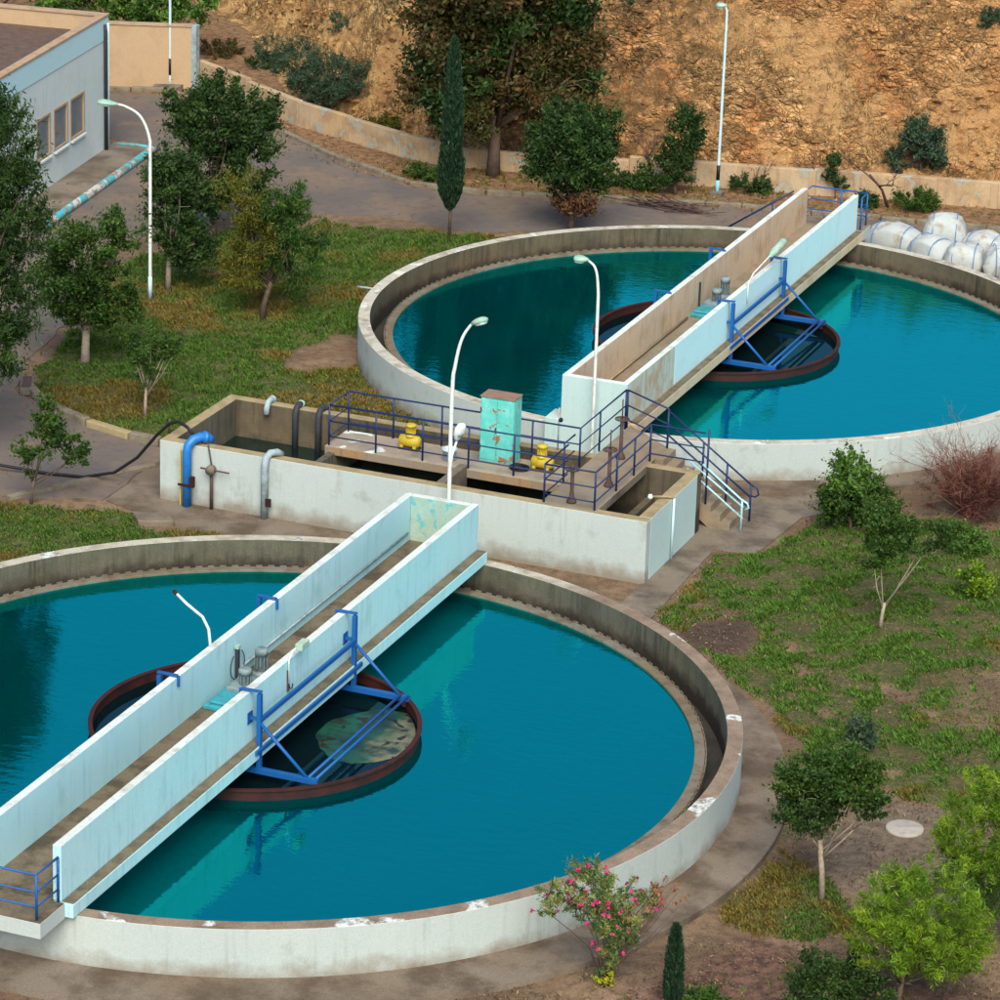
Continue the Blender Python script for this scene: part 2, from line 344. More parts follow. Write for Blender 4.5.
LAWN_C = [(5.45,12.3),(5.4,14.5),(5.5,16.9),(6.5,17.4),(6.9,20.2),(8.0,21.0),(9.3,21.8),(12,22.3),(16,21),(19,16),(19,7),(17.2,5.2),(15.4,4.6),(14,4.2),(12.9,4.6),(11.8,5.3),(10.2,7.5),(8.3,9.4),(6.8,10.9)]
LAWN_D = [(12.4,.6),(13.2,-.1),(14.5,-1.4),(14.9,-2.6),(14.3,-3.4),(13.0,-3.5),(12.5,-3.2),(11.9,-2.6)]
GRAVEL = [(12.5,1.2),(13.2,3.7),(14.4,4.3),(16.2,4.4),(18,3),(17.5,-.5),(15.4,-1.6),(14.4,-1.5),(13.3,0.0)]
BARE_C = [(13.4,8.6),(13.2,11.5),(13.8,14.8),(15,16),(18,14),(18,8)]
CHBOX = [(-9.63,14.05),(4.31,14.05),(4.31,18.38),(-9.63,18.38)]
def yfoot(x): return np.interp(x, [-70,-45,-32,-26,-22,-19,-16,-10,-7,17,30,60], [92,78,66.5,57.5,54.0,52.4,51.6,53.3,54.0,59.5,62.5,70])
def ywall(x): return np.interp(x, [-29.5,-23.38,-18.32,-16.2,-12.5,-9.7,3.3,30], [57.0,52.64,50.44,49.9,50.5,51.2,54.24,60.3])

# ---------------------------------------------------------------- ground sheet
def axis(a, b, st, lo, hi):
    c = np.arange(a, b, st); l = [a]; d = st
    while l[-1] > lo: d *= 1.5; l.append(l[-1]-d)
    r = [c[-1]]; d = st
    while r[-1] < hi: d *= 1.5; r.append(r[-1]+d)
    return np.concatenate([np.array(l[1:][::-1]), c, np.array(r[1:])])
gx = axis(-34, 22, .13, -260, 260); gy = axis(-12, 62, .14, -120, 400)
X, Y = np.meshgrid(gx, gy, indexing='ij')
nz = fbm(X*.9, Y*.9, 3.1, 4)-.5; nz2 = fbm(X*.25, Y*.25, 9.1, 3)-.5; nz3 = fbm(X*2.6, Y*2.6, 5.5, 3)-.5
def gmask(P, w=.5, jag=1.1): return sstep(-w*.2, w, sdist(P, X, Y)+jag*nz)
gA, gB, gB2, gD = gmask(LAWN_A, .4, .8), gmask(LAWN_B, .3, .8), gmask(LAWN_B2, .2, .5), gmask(LAWN_D, .4, .9)
gC = gmask(LAWN_C, .5, 1.0)*sstep(-.115, .0, nz*.75+nz2*.55+.135)*(1-gmask(BARE_C, .8, 2.2)*.85)
dark1 = np.clip(np.exp(-(((X-7.2)/1.2)**2+((Y-11.9)/1.5)**2))+nz*1.1+nz3*.5, 0, 1)*sstep(.08,.4,np.exp(-(((X-7.2)/1.5)**2+((Y-11.9)/1.9)**2))); gC *= 1-sstep(.3, .7, dark1+nz*.6)
gA = gA*sstep(.6, .9, np.hypot((X+10.9)/1.3, (Y-28.0)/3.0)+.9*nz)
grassm = np.clip(gA+gB+gB2+gD+gC, 0, 1)
road_edge = (Y-(ywall(X)-3.3)); 
asph = sstep(.8, -.2, road_edge+nz*1.8)*sstep(2.4, .4, np.abs(Y-44-.25*(X+10)*(X>-16))-4.4+nz*2)*1.0
asphW = sstep(4.5, 2.8, np.abs(X+17.5)+nz*1.5)*sstep(21, 18, Y+nz*2)*sstep(9, 11, Y)
gravel = gmask(GRAVEL, .5, .8)
darkm = sstep(.25, .75, dark1)*.8 + sstep(.5, 0, sdist([(4,-14),(12,-7.5),(12.9,-4.2),(15.5,-4.2),(22,-4),(22,-20),(4,-20)], X, Y)*-1+nz)*.0
litter = sstep(-.3, .8, sdist([(0,-12.2),(6,-12.6),(10.4,-8.4),(12.3,-5.0),(12.6,-3.3),(15,-3.6),(24,-4.5),(24,-40),(0,-40)], X, Y)+nz)
verge = sstep(-3.6, -2.6, Y-ywall(X)+nz*.5)
inT = np.minimum(np.hypot(X-C1[0], Y-C1[1]), np.hypot(X-C2[0], Y-C2[1]))
Zg = (nz*.10+nz3*.05)*sstep(12.2, 13.2, inT)*np.clip(grassm+litter*.5+verge*.6+.12, 0, 1)
Zg = Zg*sstep(0, .6, -sdist([(-10.2,13.4),(5,13.4),(6.4,18.0),(6.4,20.5),(-10.2,19)], X, Y))
Zg += gC*.04+gA*.05*nz
Zg -= .02
hole = (inT < 9.9) | inpoly([(-9.4,14.3),(4.1,14.3),(4.1,18.15),(-9.4,18.15)], X, Y)
Zg = np.where(hole, -1.2, Zg)
nx_, ny_ = X.shape
idx = np.arange(nx_*ny_).reshape(nx_, ny_)
F = np.stack([idx[:-1,:-1], idx[1:,:-1], idx[1:,1:], idx[:-1,1:]], -1).reshape(-1, 4)
s = N('ground_soil')
n1 = s.noise(.5, 8, .6); n2 = s.noise(3.5, 8, .65); n3 = s.noise(22, 5, .65)
soil = s.mix(s.rng(n1, .38, .62), (.135,.09,.054), (.235,.16,.094))
soil = s.mix(s.rng(n2, .45, .7), soil, (.10,.068,.046))
lit = s.mix(s.rng(n2, .42, .6), (.16,.09,.06), (.07,.042,.032)); lit = s.mix(s.rng(n1, .54, .66), lit, (.29,.19,.135))
soil = s.mix(s.attr('litter', 'Fac'), soil, lit)
vg = s.mix(s.rng(n2, .42, .62), (.25,.15,.075), (.12,.068,.034))
soil = s.mix(s.attr('verge', 'Fac'), soil, vg)
asp = s.mix(s.rng(n1, .35, .65), (.135,.115,.115), (.20,.15,.13)); asp = s.mix(s.rng(n2, .5, .75), asp, (.095,.08,.08))
soil = s.mix(s.attr('asphalt', 'Fac'), soil, asp)
grv = s.mix(s.rng(n2, .4, .65), (.20,.155,.105), (.11,.083,.055))
soil = s.mix(s.attr('gravel', 'Fac'), soil, grv)
grn = s.noise(9, 6, .7)
gr = s.mix(s.rng(s.noise(1.1, 6, .6), .47, .68), (.038,.065,.014), (.095,.075,.022))
gr = s.mix(s.rng(grn, .45, .62), gr, (.035,.06,.012))
soil = s.mix(s.math('MULTIPLY', s.attr('grass', 'Fac'), s.rng(grn, .38, .52, .3, .8)), soil, gr)
soil = s.mix(s.attr('dark', 'Fac'), soil, (.05,.035,.028))
soil = s.mix(s.rng(s.voro(14), .16, .06), soil, s.mix(n2, (.32,.25,.19), (.12,.085,.06)))
soil = s.mix(1., soil, s.rng(n3, .3, .7, .72, 1.25), 'MULTIPLY')
s.bump(s.math('ADD', s.math('MULTIPLY', n2, 2.), n3), .55, .05); s.fin(soil, .92, .15); M_ground = s.m
g_ = npmesh('ground', np.stack([X, Y, Zg], -1).reshape(-1, 3), F, M_ground, smooth=True,
    attrs=dict(grass=grassm, asphalt=np.clip(asph*0+asphW*.8, 0, 1), gravel=gravel, dark=np.clip(darkm, 0, 1), litter=litter*sstep(12, 12.6, inT), verge=verge))
tag(g_, kind='structure')

# rough-edged sheets
def sheet(name, poly, z, mat, jag=.15, step=.25, kind='structure', thick=0):
    P = []
    n = len(poly)
    for i in range(n):
        a = Vector(poly[i]); b = Vector(poly[(i+1) % n]); L = (b-a).length; k = max(1, int(L/step))
        for j in range(k):
            q = a.lerp(b, j/k); P.append((q.x+(float(fbm(q.x*1.3, q.y*1.3, 2.2))-.5)*2*jag, q.y+(float(fbm(q.x*1.3, q.y*1.3, 8.2))-.5)*2*jag))
    mb = MB().prism(P, z-max(thick, .05), z)
    o = build(name, mb, mat); tag(o, kind=kind); return o
s = N('worn_asphalt')
n1 = s.noise(.28, 6, .6); n2 = s.noise(2.5, 7, .62); n3 = s.noise(30, 4, .7)
c = s.mix(s.rng(n1, .4, .6), (.118,.106,.096), (.165,.13,.098)); c = s.mix(s.rng(s.noise(.55, 7, .62), .52, .66), c, (.20,.145,.10))
c = s.mix(s.rng(n2, .52, .74), c, (.10,.085,.085)); c = s.mix(1., c, s.rng(n3, .3, .7, .82, 1.15), 'MULTIPLY')
vc = s.n('ShaderNodeTexVoronoi'); vc.feature = 'DISTANCE_TO_EDGE'; vc.inputs['Scale'].default_value = .42
dn = s.n('ShaderNodeTexNoise'); s.put(dn.inputs['Vector'], s.pos); dn.inputs['Scale'].default_value = 1.6; dn.inputs['Detail'].default_value = 6
ad = s.n('ShaderNodeVectorMath'); ad.operation = 'MULTIPLY_ADD'; s.put(ad.inputs[0], dn.outputs[1]); ad.inputs[1].default_value = (1.1,)*3; s.put(ad.inputs[2], s.pos); s.put(vc.inputs['Vector'], ad.outputs[0])
c = s.mix(s.math('MULTIPLY', s.rng(vc.outputs['Distance'], .009, .001), s.rng(n1, .48, .56, .0, .7)), c, (.06,.05,.042))
s.bump(n3, .35, .02); s.fin(c, .88, .2); M_road = s.m
sheet('road', [(-22.2,33),(-21.5,37.5),(-19.5,41),(-15.6,42.6),(-12.3,42.3),(-8.6,44.3),(-3.5,47.2),(2.5,50.0),(22,54),(30,56.2),(30,57),(3.6,50.9),(-4.9,49.5),(-9.8,47.9),(-13.5,46.7),(-16.4,46.6),(-20.2,48.7),(-23.3,51.0),(-28.2,53.6),(-30.2,54.2),(-34,52.8),(-34,47.4),(-28,47.4),(-26.6,46),(-24.8,35),(-23.6,28),(-21,20),(-20,15),(-20,12.5),(-13.6,12.3),(-11.0,13.3),(-11.0,17.8),(-12.4,17.9),(-15.6,18.9),(-17.6,20.4),(-18.6,23.0),(-19.9,29.5)], .004, M_road, .22)
sheet('path', [(4.25,11.2),(5.2,11.0),(5.3,12.2),(5.2,14),(5.12,17.2),(6.25,17.5),(6.5,20.7),(7.4,21.6),(6,24),(3,24),(2.5,18),(4.2,18),(4.25,13.9)], .010, M_conc, .05)
sheet('pavement', [(-10.9,13.3),(-9.5,12.75),(-8.2,12.4),(-6.4,12.1),(-3,11.6),(-1.5,14.2),(-9.5,14.2),(-9.6,18),(-10.3,18.2),(-11.0,16.5)], .010, M_apron, .08)

# ---------------------------------------------------------------- hill
def hillz(x, y):
    d = y-yfoot(x)
    wob = (fbm(x*.16, y*.16, 1.2, 3)-.5)
    dd = np.maximum(d+wob*2.2, 0)
    st = np.interp(x, [-45,-30,-24,-18,-12,40], [.45,.5,.62,.95,1.15,1.2])
    cr = 7.2+wob*1.5
    z = st*dd
    z = np.where(z > cr, cr+(z-cr)*.03, z)
    k = sstep(0, 1.2, dd)*sstep(40, 14, dd)
    strata = (fbm(x*.35+z*.3, y*.2, z*1.5, 4)-.5)*2.0
    rock = np.abs(fbm(x*1.1, y*1.1, z*1.1, 5)-.5)*-2.1+.25
    gull = -np.abs(fbm(x*.45+3, y*.08, 4.4, 3)-.5)*2.4+.35
    fine = (fbm(x*3.6, y*3.6, z*3.6, 3)-.5)*.6+(.22-np.abs(fbm(x*2.1+2, y*2.1, z*2.6, 4)-.5)*2.2)*.5*sstep(.35,.6,fbm(x*.2+9, y*.2, 1.5, 2))
    lt = z*.62+x*.11+1.6*fbm(x*.22, y*.22, 7.7, 3); lf = lt-np.floor(lt)
    ledge = (np.where(lf < .82, lf/.82, (1-lf)/.18)-.5)*.95*sstep(.38, .56, fbm(x*.13+4, y*.13, 3.3, 2))
    lt2 = z*1.7-x*.2+1.9*fbm(x*.5, y*.5, 2.7, 3); l2 = lt2-np.floor(lt2); ledge = ledge+(np.where(l2 < .8, l2/.8, (1-l2)/.2)-.5)*.32
    return z+k*(ledge+strata+rock*1.0+gull*1.25+fine)+.0, dd
hx = axis(-46, 24, .14, -200, 200); hd = np.concatenate([np.arange(-.8, 14, .10), np.arange(14, 40, .8), np.arange(40, 200, 12)])
HX, HD = np.meshgrid(hx, hd, indexing='ij'); HY = yfoot(HX)+HD
HZ, _ = hillz(HX, HY); HZ = np.where(HD < -.6, -.4, HZ+.01)
ni, nj = HX.shape; idx = np.arange(ni*nj).reshape(ni, nj)
F = np.stack([idx[:-1,:-1], idx[1:,:-1], idx[1:,1:], idx[:-1,1:]], -1).reshape(-1, 4)
s = N('ochre_rock_and_earth')
n1 = s.noise(.22, 5, .55); n2 = s.noise((1.3, 1.3, 1.7), 9, .68); n3 = s.noise(6, 8, .7); n4 = s.noise(24, 4, .7)
c = s.mix(s.rng(n1, .38, .62), (.68,.33,.12), (.72,.43,.18))
c = s.mix(s.rng(s.noise((.5, .5, .22), 5, .6), .52, .68), c, (.66,.27,.09))
c = s.mix(s.rng(n2, .52, .66), c, (.42,.21,.08))
c = s.mix(s.rng(n3, .56, .66), c, (.64,.46,.25))
c = s.mix(s.rng(s.noise(.6, 8, .7), .60, .72), c, (.20,.14,.07))
c = s.mix(s.rng(s.voro(3.2), .18, .10), c, (.56,.43,.27))
sx_ = s.math('ADD', s.sep(s.pos)[0], s.math('MULTIPLY', s.noise(.3, 4), 8.))
c = s.mix(s.rng(sx_, -13., -19.), c, s.mix(s.rng(s.noise(1.6, 7, .7), .42, .58), (.74,.48,.20), (.45,.25,.10)))
c = s.mix(s.math('MULTIPLY', s.rng(s.noise((.9, .9, 1.6), 8, .7, dist=.6), .57, .62), .6), c, (.22,.12,.055))
vg_ = s.math('MULTIPLY', s.rng(s.math('ABSOLUTE', s.math('ADD', s.sep(s.pos)[0], 10.5)), 3.5, 1.5), s.rng(s.noise(1.8, 7, .7), .42, .55))
c = s.mix(s.math('MULTIPLY', vg_, .75), c, (.17,.115,.055))
def stonecells(k):
    nz_ = s.n('ShaderNodeTexNoise'); s.put(nz_.inputs['Vector'], s.pos); nz_.inputs['Scale'].default_value = k*.9; nz_.inputs['Detail'].default_value = 5
    ad = s.n('ShaderNodeVectorMath'); ad.operation = 'MULTIPLY_ADD'; s.put(ad.inputs[0], nz_.outputs[1]); ad.inputs[1].default_value = (1.1/k,)*3; s.put(ad.inputs[2], s.scale(s.pos, (1, 1, 1.5)))
    o = []
    for ft in ('F1', 'DISTANCE_TO_EDGE'):
        v = s.n('ShaderNodeTexVoronoi'); v.feature = ft; s.put(v.inputs['Vector'], ad.outputs[0]); v.inputs['Scale'].default_value = k; o.append(v.outputs['Color'] if ft == 'F1' else v.outputs['Distance'])
    return o
cA, eA = stonecells(1.5); cB, eB = stonecells(4.2)
rk_ = s.rng(s.noise(.33, 4, .6), .42, .56)
vA = s.rng(s.sep(cA)[0], 0, 1, .72, 1.25); vB = s.rng(s.sep(cB)[0], 0, 1, .70, 1.30)
c = s.mix(rk_, c, s.mix(1., s.mix(1., c, vA, 'MULTIPLY'), vB, 'MULTIPLY'))
c = s.mix(s.math('MULTIPLY', rk_, s.rng(eB, .06, .0, 0, .42)), c, (.17,.09,.04))
c = s.mix(1., c, s.rng(n4, .3, .7, .7, 1.25), 'MULTIPLY')
n3 = s.math('ADD', n3, s.math('MULTIPLY', rk_, s.math('ADD', s.rng(eA, 0, .22, 0, 1.2), s.rng(eB, 0, .16, 0, .7))))
s.bump(s.math('ADD', s.math('ADD', s.math('MULTIPLY', n2, 3.), s.math('MULTIPLY', n3, 1.6)), s.math('MULTIPLY', n4, .4)), 1., .15); s.fin(c, .95, .1); M_hill = s.m
tag(npmesh('hillside', np.stack([HX, HY, HZ], -1).reshape(-1, 3), F, M_hill, smooth=True), kind='structure')
# loose stones on the slope and verge (uncountable)
def stones(name, pts, mat, r0, r1):
    n = len(pts); base = np.array([(1,0,0),(-1,0,0),(0,1,0),(0,-1,0),(0,0,1),(0,0,-1)], float)
    tri = np.array([(0,2,4),(2,1,4),(1,3,4),(3,0,4),(2,0,5),(1,2,5),(3,1,5),(0,3,5)])
    R = RNG.uniform(r0, r1, (n,1,1))*RNG.uniform(.55, 1.3, (n,6,1))*(RNG.uniform(.6,1.3,(n,1,3)))
    V = base[None]*R; a = RNG.uniform(0, 6.28, n); ca, sa = np.cos(a)[:,None], np.sin(a)[:,None]
    V = np.stack([V[:,:,0]*ca-V[:,:,1]*sa+V[:,:,2]*.3, V[:,:,0]*sa+V[:,:,1]*ca, V[:,:,2]], -1)+np.array(pts)[:,None,:]
    F = (tri[None]+(np.arange(n)*6)[:,None,None]).reshape(-1,3)
    return npmesh(name, V.reshape(-1,3), F, mat)
hxs = RNG.uniform(-32, 16, 5200); hds = RNG.uniform(.2, 9, 5200)**1.0; keep = fbm(hxs*.3, hds*.5, 2.0, 3) > .47
hxs, hds = hxs[keep], hds[keep]; hys = yfoot(hxs)+hds; hzs, _ = hillz(hxs, hys)
tag(stones('hillside_stones', np.stack([hxs, hys, hzs+.02], -1), M_hill, .05, .24), 'scattered pale stones and rubble lying on the ochre slope behind the yard', 'stones', kind='stuff')

# ---------------------------------------------------------------- settling tanks
def tank(c, label, top, inner, front):
    t = thing('settling_tank', label, 'water tank', (c[0], c[1], 0), 'round settling tanks')
    mb = MB().ring(c, [(10.64,-.4),(10.64,1.2),(11.0,1.2),(11.0,-.4)], 200, [0,1,2,0])
    build('tank_wall', mb, [inner, top, M_white], t, .015)
    mb = MB().ring(c, [(9.93,-.4),(9.93,.66),(10.17,.66),(10.17,-.4)], 200, [0,0,0,0]); build('weir_wall', mb, M_weir, t, .012)
    mb = MB(); n = 210
    for k in range(n):
        a0 = 2*PI*k/n; a1 = a0+2*PI/n*.52
        P = [(c[0]+r*math.cos(a), c[1]+r*math.sin(a)) for r, a in ((10.18,a0),(10.20,a0),(10.20,a1),(10.18,a1))]
        mb.prism(P, .55, .685)
    mb.ring(c, [(10.18,.45),(10.18,.63),(10.212,.63),(10.212,.45)], 210); build('weir_plate', mb, M_weir, t)
    mb = MB().ring(c, [(10.17,.02),(10.17,.16),(10.64,.16),(10.64,.02)], 160); build('launder_channel', mb, M_dark, t)
    arc = (0, 2*PI) if front == 1 else (-2.0, .6); A0 = [arc[0]+(arc[1]-arc[0])*k/90 for k in range(91)]; ro, oy = (12.18, -.18) if front == 1 else (11.95, 0)
    pl = [(c[0]+10.98*math.cos(a), c[1]+10.98*math.sin(a)) for a in A0]; po = [(c[0]+ro*math.cos(a), c[1]+oy+ro*math.sin(a)) for a in A0]
    mb = MB(); n = len(A0); vs = [(x, y, z) for z in (-.2, .12) for x, y in pl+po]
    fs = []
    for k in range(n-1): fs += [(2*n+k, 3*n+k, 3*n+k+1, 2*n+k+1), (n+k, n+k+1, 3*n+k+1, 3*n+k)]
    if front != 1: fs += [(0, n, 3*n, 2*n), (2*n-1, n-1, 3*n-1, 4*n-1)]
    mb.add(vs, fs); build('apron', mb, M_apron, t)
    return t
tank(C1, 'near round concrete tank of blue water, its brown rim patched with white paint', M_rimbrown2, M_stain, 1)
tank(C2, 'far round concrete tank of blue water beside the heap of white sacks', M_rimwhite, M_stain2, 2)
for c, mt in ((C1, M_water), (C2, M_water2)):
    mb = MB(); n = 160; mb.add([(c[0]+9.94*math.cos(2*PI*k/n), c[1]+9.94*math.sin(2*PI*k/n), .60) for k in range(n)], [tuple(range(n))])
    tag(build('water', mb, mt), kind='structure')

# ---------------------------------------------------------------- walkway bridges
def bridge(c, sgn, label, mw, mi_, ms):
    "sgn=+1: closed end at +y (near tank); -1: closed end at -y"
    t = thing('walkway_bridge', label, 'footbridge', (c[0], c[1], 0), 'concrete footbridges over the tanks')
    Y_ = lambda y: c[1]+sgn*y
    def bx(mb, x0, x1, y0, y1, z0, z1, **k): a, b = sorted((Y_(y0), Y_(y1))); return mb.box(x0, x1, a, b, z0, z1, **k)
    # deck: slab wider than the walls, side ledges, extended landing at the open end
    mb = MB(); bx(mb, -1.25, 1.25, -11.1, 10.72, 1.203, 1.50)
    mb2 = mb
    build('deck_slab', mb2, [ms], t, .012)
    mb = MB(); bx(mb, -.80, .80, -11.1, 10.50, 1.502, 1.545); build('walking_surface', mb, M_deck, t)
    for sd in (1, -1):
        mb = MB(); x0, x1 = sorted((sd*.985, sd*1.235)); bx(mb, x0, x1, -11.05, 10.70, 1.502, 1.516); build('ledge', mb, M_ledge, t)
    mb = MB(); bx(mb, -2.3, 1.07, -12.12, -11.103, 1.17, 1.52, mi=0, top=1); build('landing_slab', mb, [M_white, M_deck], t, .015)
    for sd in (1, -1):
        mb = MB(); x0, x1 = sorted((sd*.79, sd*.98)); bx(mb, x0, x1, -11.08, 10.72, 1.52, 2.73, mi=0, top=1)
        o = build('parapet', mb, [mw if sd > 0 else mi_, M_aquatop], t, .012)
        # inner side of the left parapet and outer side of the right one face the viewer
    if sgn > 0:
        mb = MB(); bx(mb, -.785, .785, 10.52, 10.72, 1.52, 2.728, mi=0, top=1); build('end_wall', mb, [M_flaked, M_aquatop], t, .012)
    else:
        mb = MB(); bx(mb, -.785, .785, 10.92, 11.12, 1.52, 2.728, mi=0, top=1); build('end_wall', mb, [mw, M_aquatop], t, .012)
    return t
b1 = bridge(C1, 1, 'pale aqua concrete footbridge crossing the near tank, with blue railing at its open end', M_aqua, M_aqua, M_aqua)

def bridge2():
    c = C2
    t = thing('walkway_bridge', 'beige and white concrete footbridge crossing the far tank towards the stony bank', 'footbridge', (c[0], c[1], 0), 'concrete footbridges over the tanks')
    y0, y1 = 21.38, 43.6
    build('deck_slab', MB().box(-1.14, 1.28, 21.7, y1+.02, 1.203, 1.50), M_beige, t, .012)
    build('walking_surface', MB().box(-.69, .87, 21.6, y1-.02, 1.502, 1.545), M_tan, t)
    build('ledge', MB().box(1.06, 1.268, 21.75, y1, 1.502, 1.516), M_ledge, t)
    build('landing_slab', MB().box(-1.3, 1.28, y1+.023, y1+.9, 1.17, 1.52, 0, 1), [M_white, M_conc], t, .015)
    build('parapet', MB().box(-.88, -.69, y0+.19, y1, 1.52, 2.73, 0, 1), [M_beige, M_aquatop], t, .012)
    rp = MB().box(.87, 1.05, 25.4, y1, 1.52, 2.73, 0, 1)
    build('parapet', rp, [M_bridgewhite, M_aquatop], t, .012)
    build('parapet', MB().box(.87, 1.047, y0+.19, 25.398, 1.52, 2.728, 0, 1), [M_worn, M_aquatop], t, .012)
    build('end_wall', MB().box(-.88, 1.05, y0, y0+.188, -.1, 2.73, 0, 1), [M_aqua2, M_aquatop], t, .012)
    build('end_buttress', MB().prism([(-1.35,21.38),(-.883,21.38),(-.883,22.2),(-1.35,22.2)], -.1, 1.42), M_aqua2, t, .02)
    build('end_beam', MB().box(-.88, 1.05, y0+.19, 21.69, 1.0, 1.50), M_beige, t, .012)
    return t
M_aqua2 = weathered('pale_mint_paint', (0.411,0.568,0.548), (0.411,0.510,0.470), .56, .8, 1.1, (0.313,0.392,0.352), .4, .55, fine=.06, base2=(0.450,0.588,0.558))
M_worn = weathered('worn_greenish_paint', (.44,.50,.43), (.40,.33,.23), .47, .62, 1.4, (.26,.24,.17), .7, .47, fine=.1, base2=(.46,.53,.48))
M_bridgewhite = weathered('cool_white_paint', (.50,.72,.76), (.46,.60,.62), .56, .8, 1.1, (.34,.44,.44), .4, .56, fine=.06)
b2 = bridge2()

# railings: posts and rails are parts
def railing(label, pts, h, mats, group, posts=None, heights=(1,.62,.3), r=.026, name='guard_railing', parent=None, zoff=0, rr=None):
    t = parent or thing(name, label, 'railing', pts[0], group)
    mp, mr = mats
    for q in (posts if posts is not None else pts):
        mb = MB().tube([q, (q[0], q[1], q[2]+h)], r*1.1, 8); build('post', mb, mp, t)
    for k in heights:
        mb = MB().tube([(q[0], q[1], q[2]+h*k-(0.0 if k < 1 else .0)) for q in pts], r if k == 1 else r*.8, 8); build('rail', mb, mr, t)
    return t
RG = 'blue steel railings'
railing('blue three-bar railing round the landing at the open end of the near footbridge', [(.93,-11.12,1.5),(.93,-12.0,1.5),(-2.2,-12.0,1.5)], 1.0, (M_blue, M_blue), RG, posts=[(.93,-11.12,1.5),(.93,-12.0,1.5),(-1.0,-12.0,1.5),(-2.2,-12.0,1.5)])
railing('blue railing closing the far landing of the bridge by the white sacks', [(-.78,43.75,1.5),(-.78,44.35,1.5),(1.15,44.35,1.5),(1.15,43.7,1.5)], 1.12, (M_blue, M_blue), RG, posts=[(-.78,43.75,1.5),(.25,44.35,1.5),(1.15,44.35,1.5),(1.15,43.7,1.5)])
# access steps to the far landing with a sloping handrail
t = thing('access_stairs', 'steps with sloping navy handrail rising to the far bridge landing, left of it', 'stairs', (-3, 44.3, 0))
mb = MB()
for i in range(7): mb.box(-1.3-.3*(i+1), -1.303-.3*i, 43.7, 44.5, -.1, 1.5-.214*(i+1))
build('step_flight', mb, M_conc, t, .01)
mb = MB().tube([(-1.2,43.66,2.55),(-3.5,43.66,.95)], .03); build('handrail', mb, M_navy, t)
for xx, zt in ((-1.9,2.06),(-3.3,1.09)): build('post', MB().tube([(xx,43.66,0.3),(xx,43.66,zt)], .025), M_navy, t)

# ---------------------------------------------------------------- feed wells with their blue hanger frames
def feedwell(c, label):
    t = thing('feed_well', label, 'feed well', (c[0], c[1], .6), 'rusty feed well rings in the tanks')
    cc = (c[0]-.05, c[1])
    mb = MB().ring(cc, [(3.70,.2),(3.70,.83),(3.68,.83),(3.68,.87),(3.79,.87),(3.79,.83),(3.745,.83),(3.745,.2)], 120); build('rusty_ring', mb, M_rust, t)
    n = 96; mb = MB().add([(cc[0]+3.70*math.cos(2*PI*k/n), cc[1]+3.70*math.sin(2*PI*k/n), .612) for k in range(n)], [tuple(range(n))])
    build('well_water', mb, M_drum, t)
    for sd in (1, -1):
        for k, y in enumerate((c[1]-2.48, c[1]+2.60)):
            x = sd*1.22
            fr = build('hanger_post', MB().bar((x, y, .84), (x, y, 2.72), .10, .12), M_blue, t, .006)
            build('hook', MB().bar((x-sd*.44, y, 2.78), (x+sd*.05, y, 2.78), .09, .035).bar((x-sd*.45, y, 2.78), (x-sd*.45, y, 2.52), .09, .03), M_blue, fr)
            build('foot_beam', MB().bar((x-sd*.3, y, .90), (x+sd*1.42, y, .90), .13, .13), M_blue, fr, .006)
            build('brace', MB().tube([(x, y, 2.05), (x+sd*1.15, y, .96)], .04), M_blue, fr)
            build('clamp', MB().bar((sd*.985, y, 2.12), (x, y, 2.12), .07, .07).box(min(sd*.985, sd*1.0), max(sd*.985, sd*1.0), y-.12, y+.12, 1.98, 2.26), M_blue, fr)
            build('ring_lug', MB().bar((x+sd*1.30, y*1.0, .89), (x+sd*1.30, y, .70), .10, .10), M_rust, fr)
        ya, yb = c[1]-2.48, c[1]+2.60
        build('long_beam', MB().bar((sd*1.24, ya, 2.10), (sd*1.24, yb, 2.10), .07, .11), M_blue, t, .005)
        build('long_beam', MB().bar((sd*1.29, ya-.3, 1.42), (sd*1.29, yb+.3, 1.42), .05, .10), M_blue, t, .005)
        build('tie_bar', MB().tube([(sd*2.42, ya, .97), (sd*2.42, yb, .97)], .035), M_blue, t)
        build('tie_bar', MB().tube([(sd*2.60, ya, .97), (sd*2.60, yb, .97)], .035), M_blue, t)
    return t
feedwell(C1, 'rusty red ring hung by a blue frame from the near bridge, scum on its water')
feedwell(C2, 'rusty ring hung by a blue frame from the far bridge, with dark clear water')
# scum patch
P = []
for k in range(64):
    a = 2*PI*k/64; r = 1+.20*(float(fbm(math.cos(a)*1.8+4, math.sin(a)*1.8, 3.3, 3))-.5)*2
    x = 2.45+1.15*r*math.cos(a); y = .85+1.6*r*math.sin(a); q = math.hypot(x+.05, y)
    if q > 3.64: x, y = (x+.05)*3.64/q-.05, y*3.64/q
    P.append((x, y))
tag(build('floating_scum', MB().prism(P, .60, .622), M_scum), 'green and beige scum floating inside the near rusty ring', 'scum', kind='stuff')

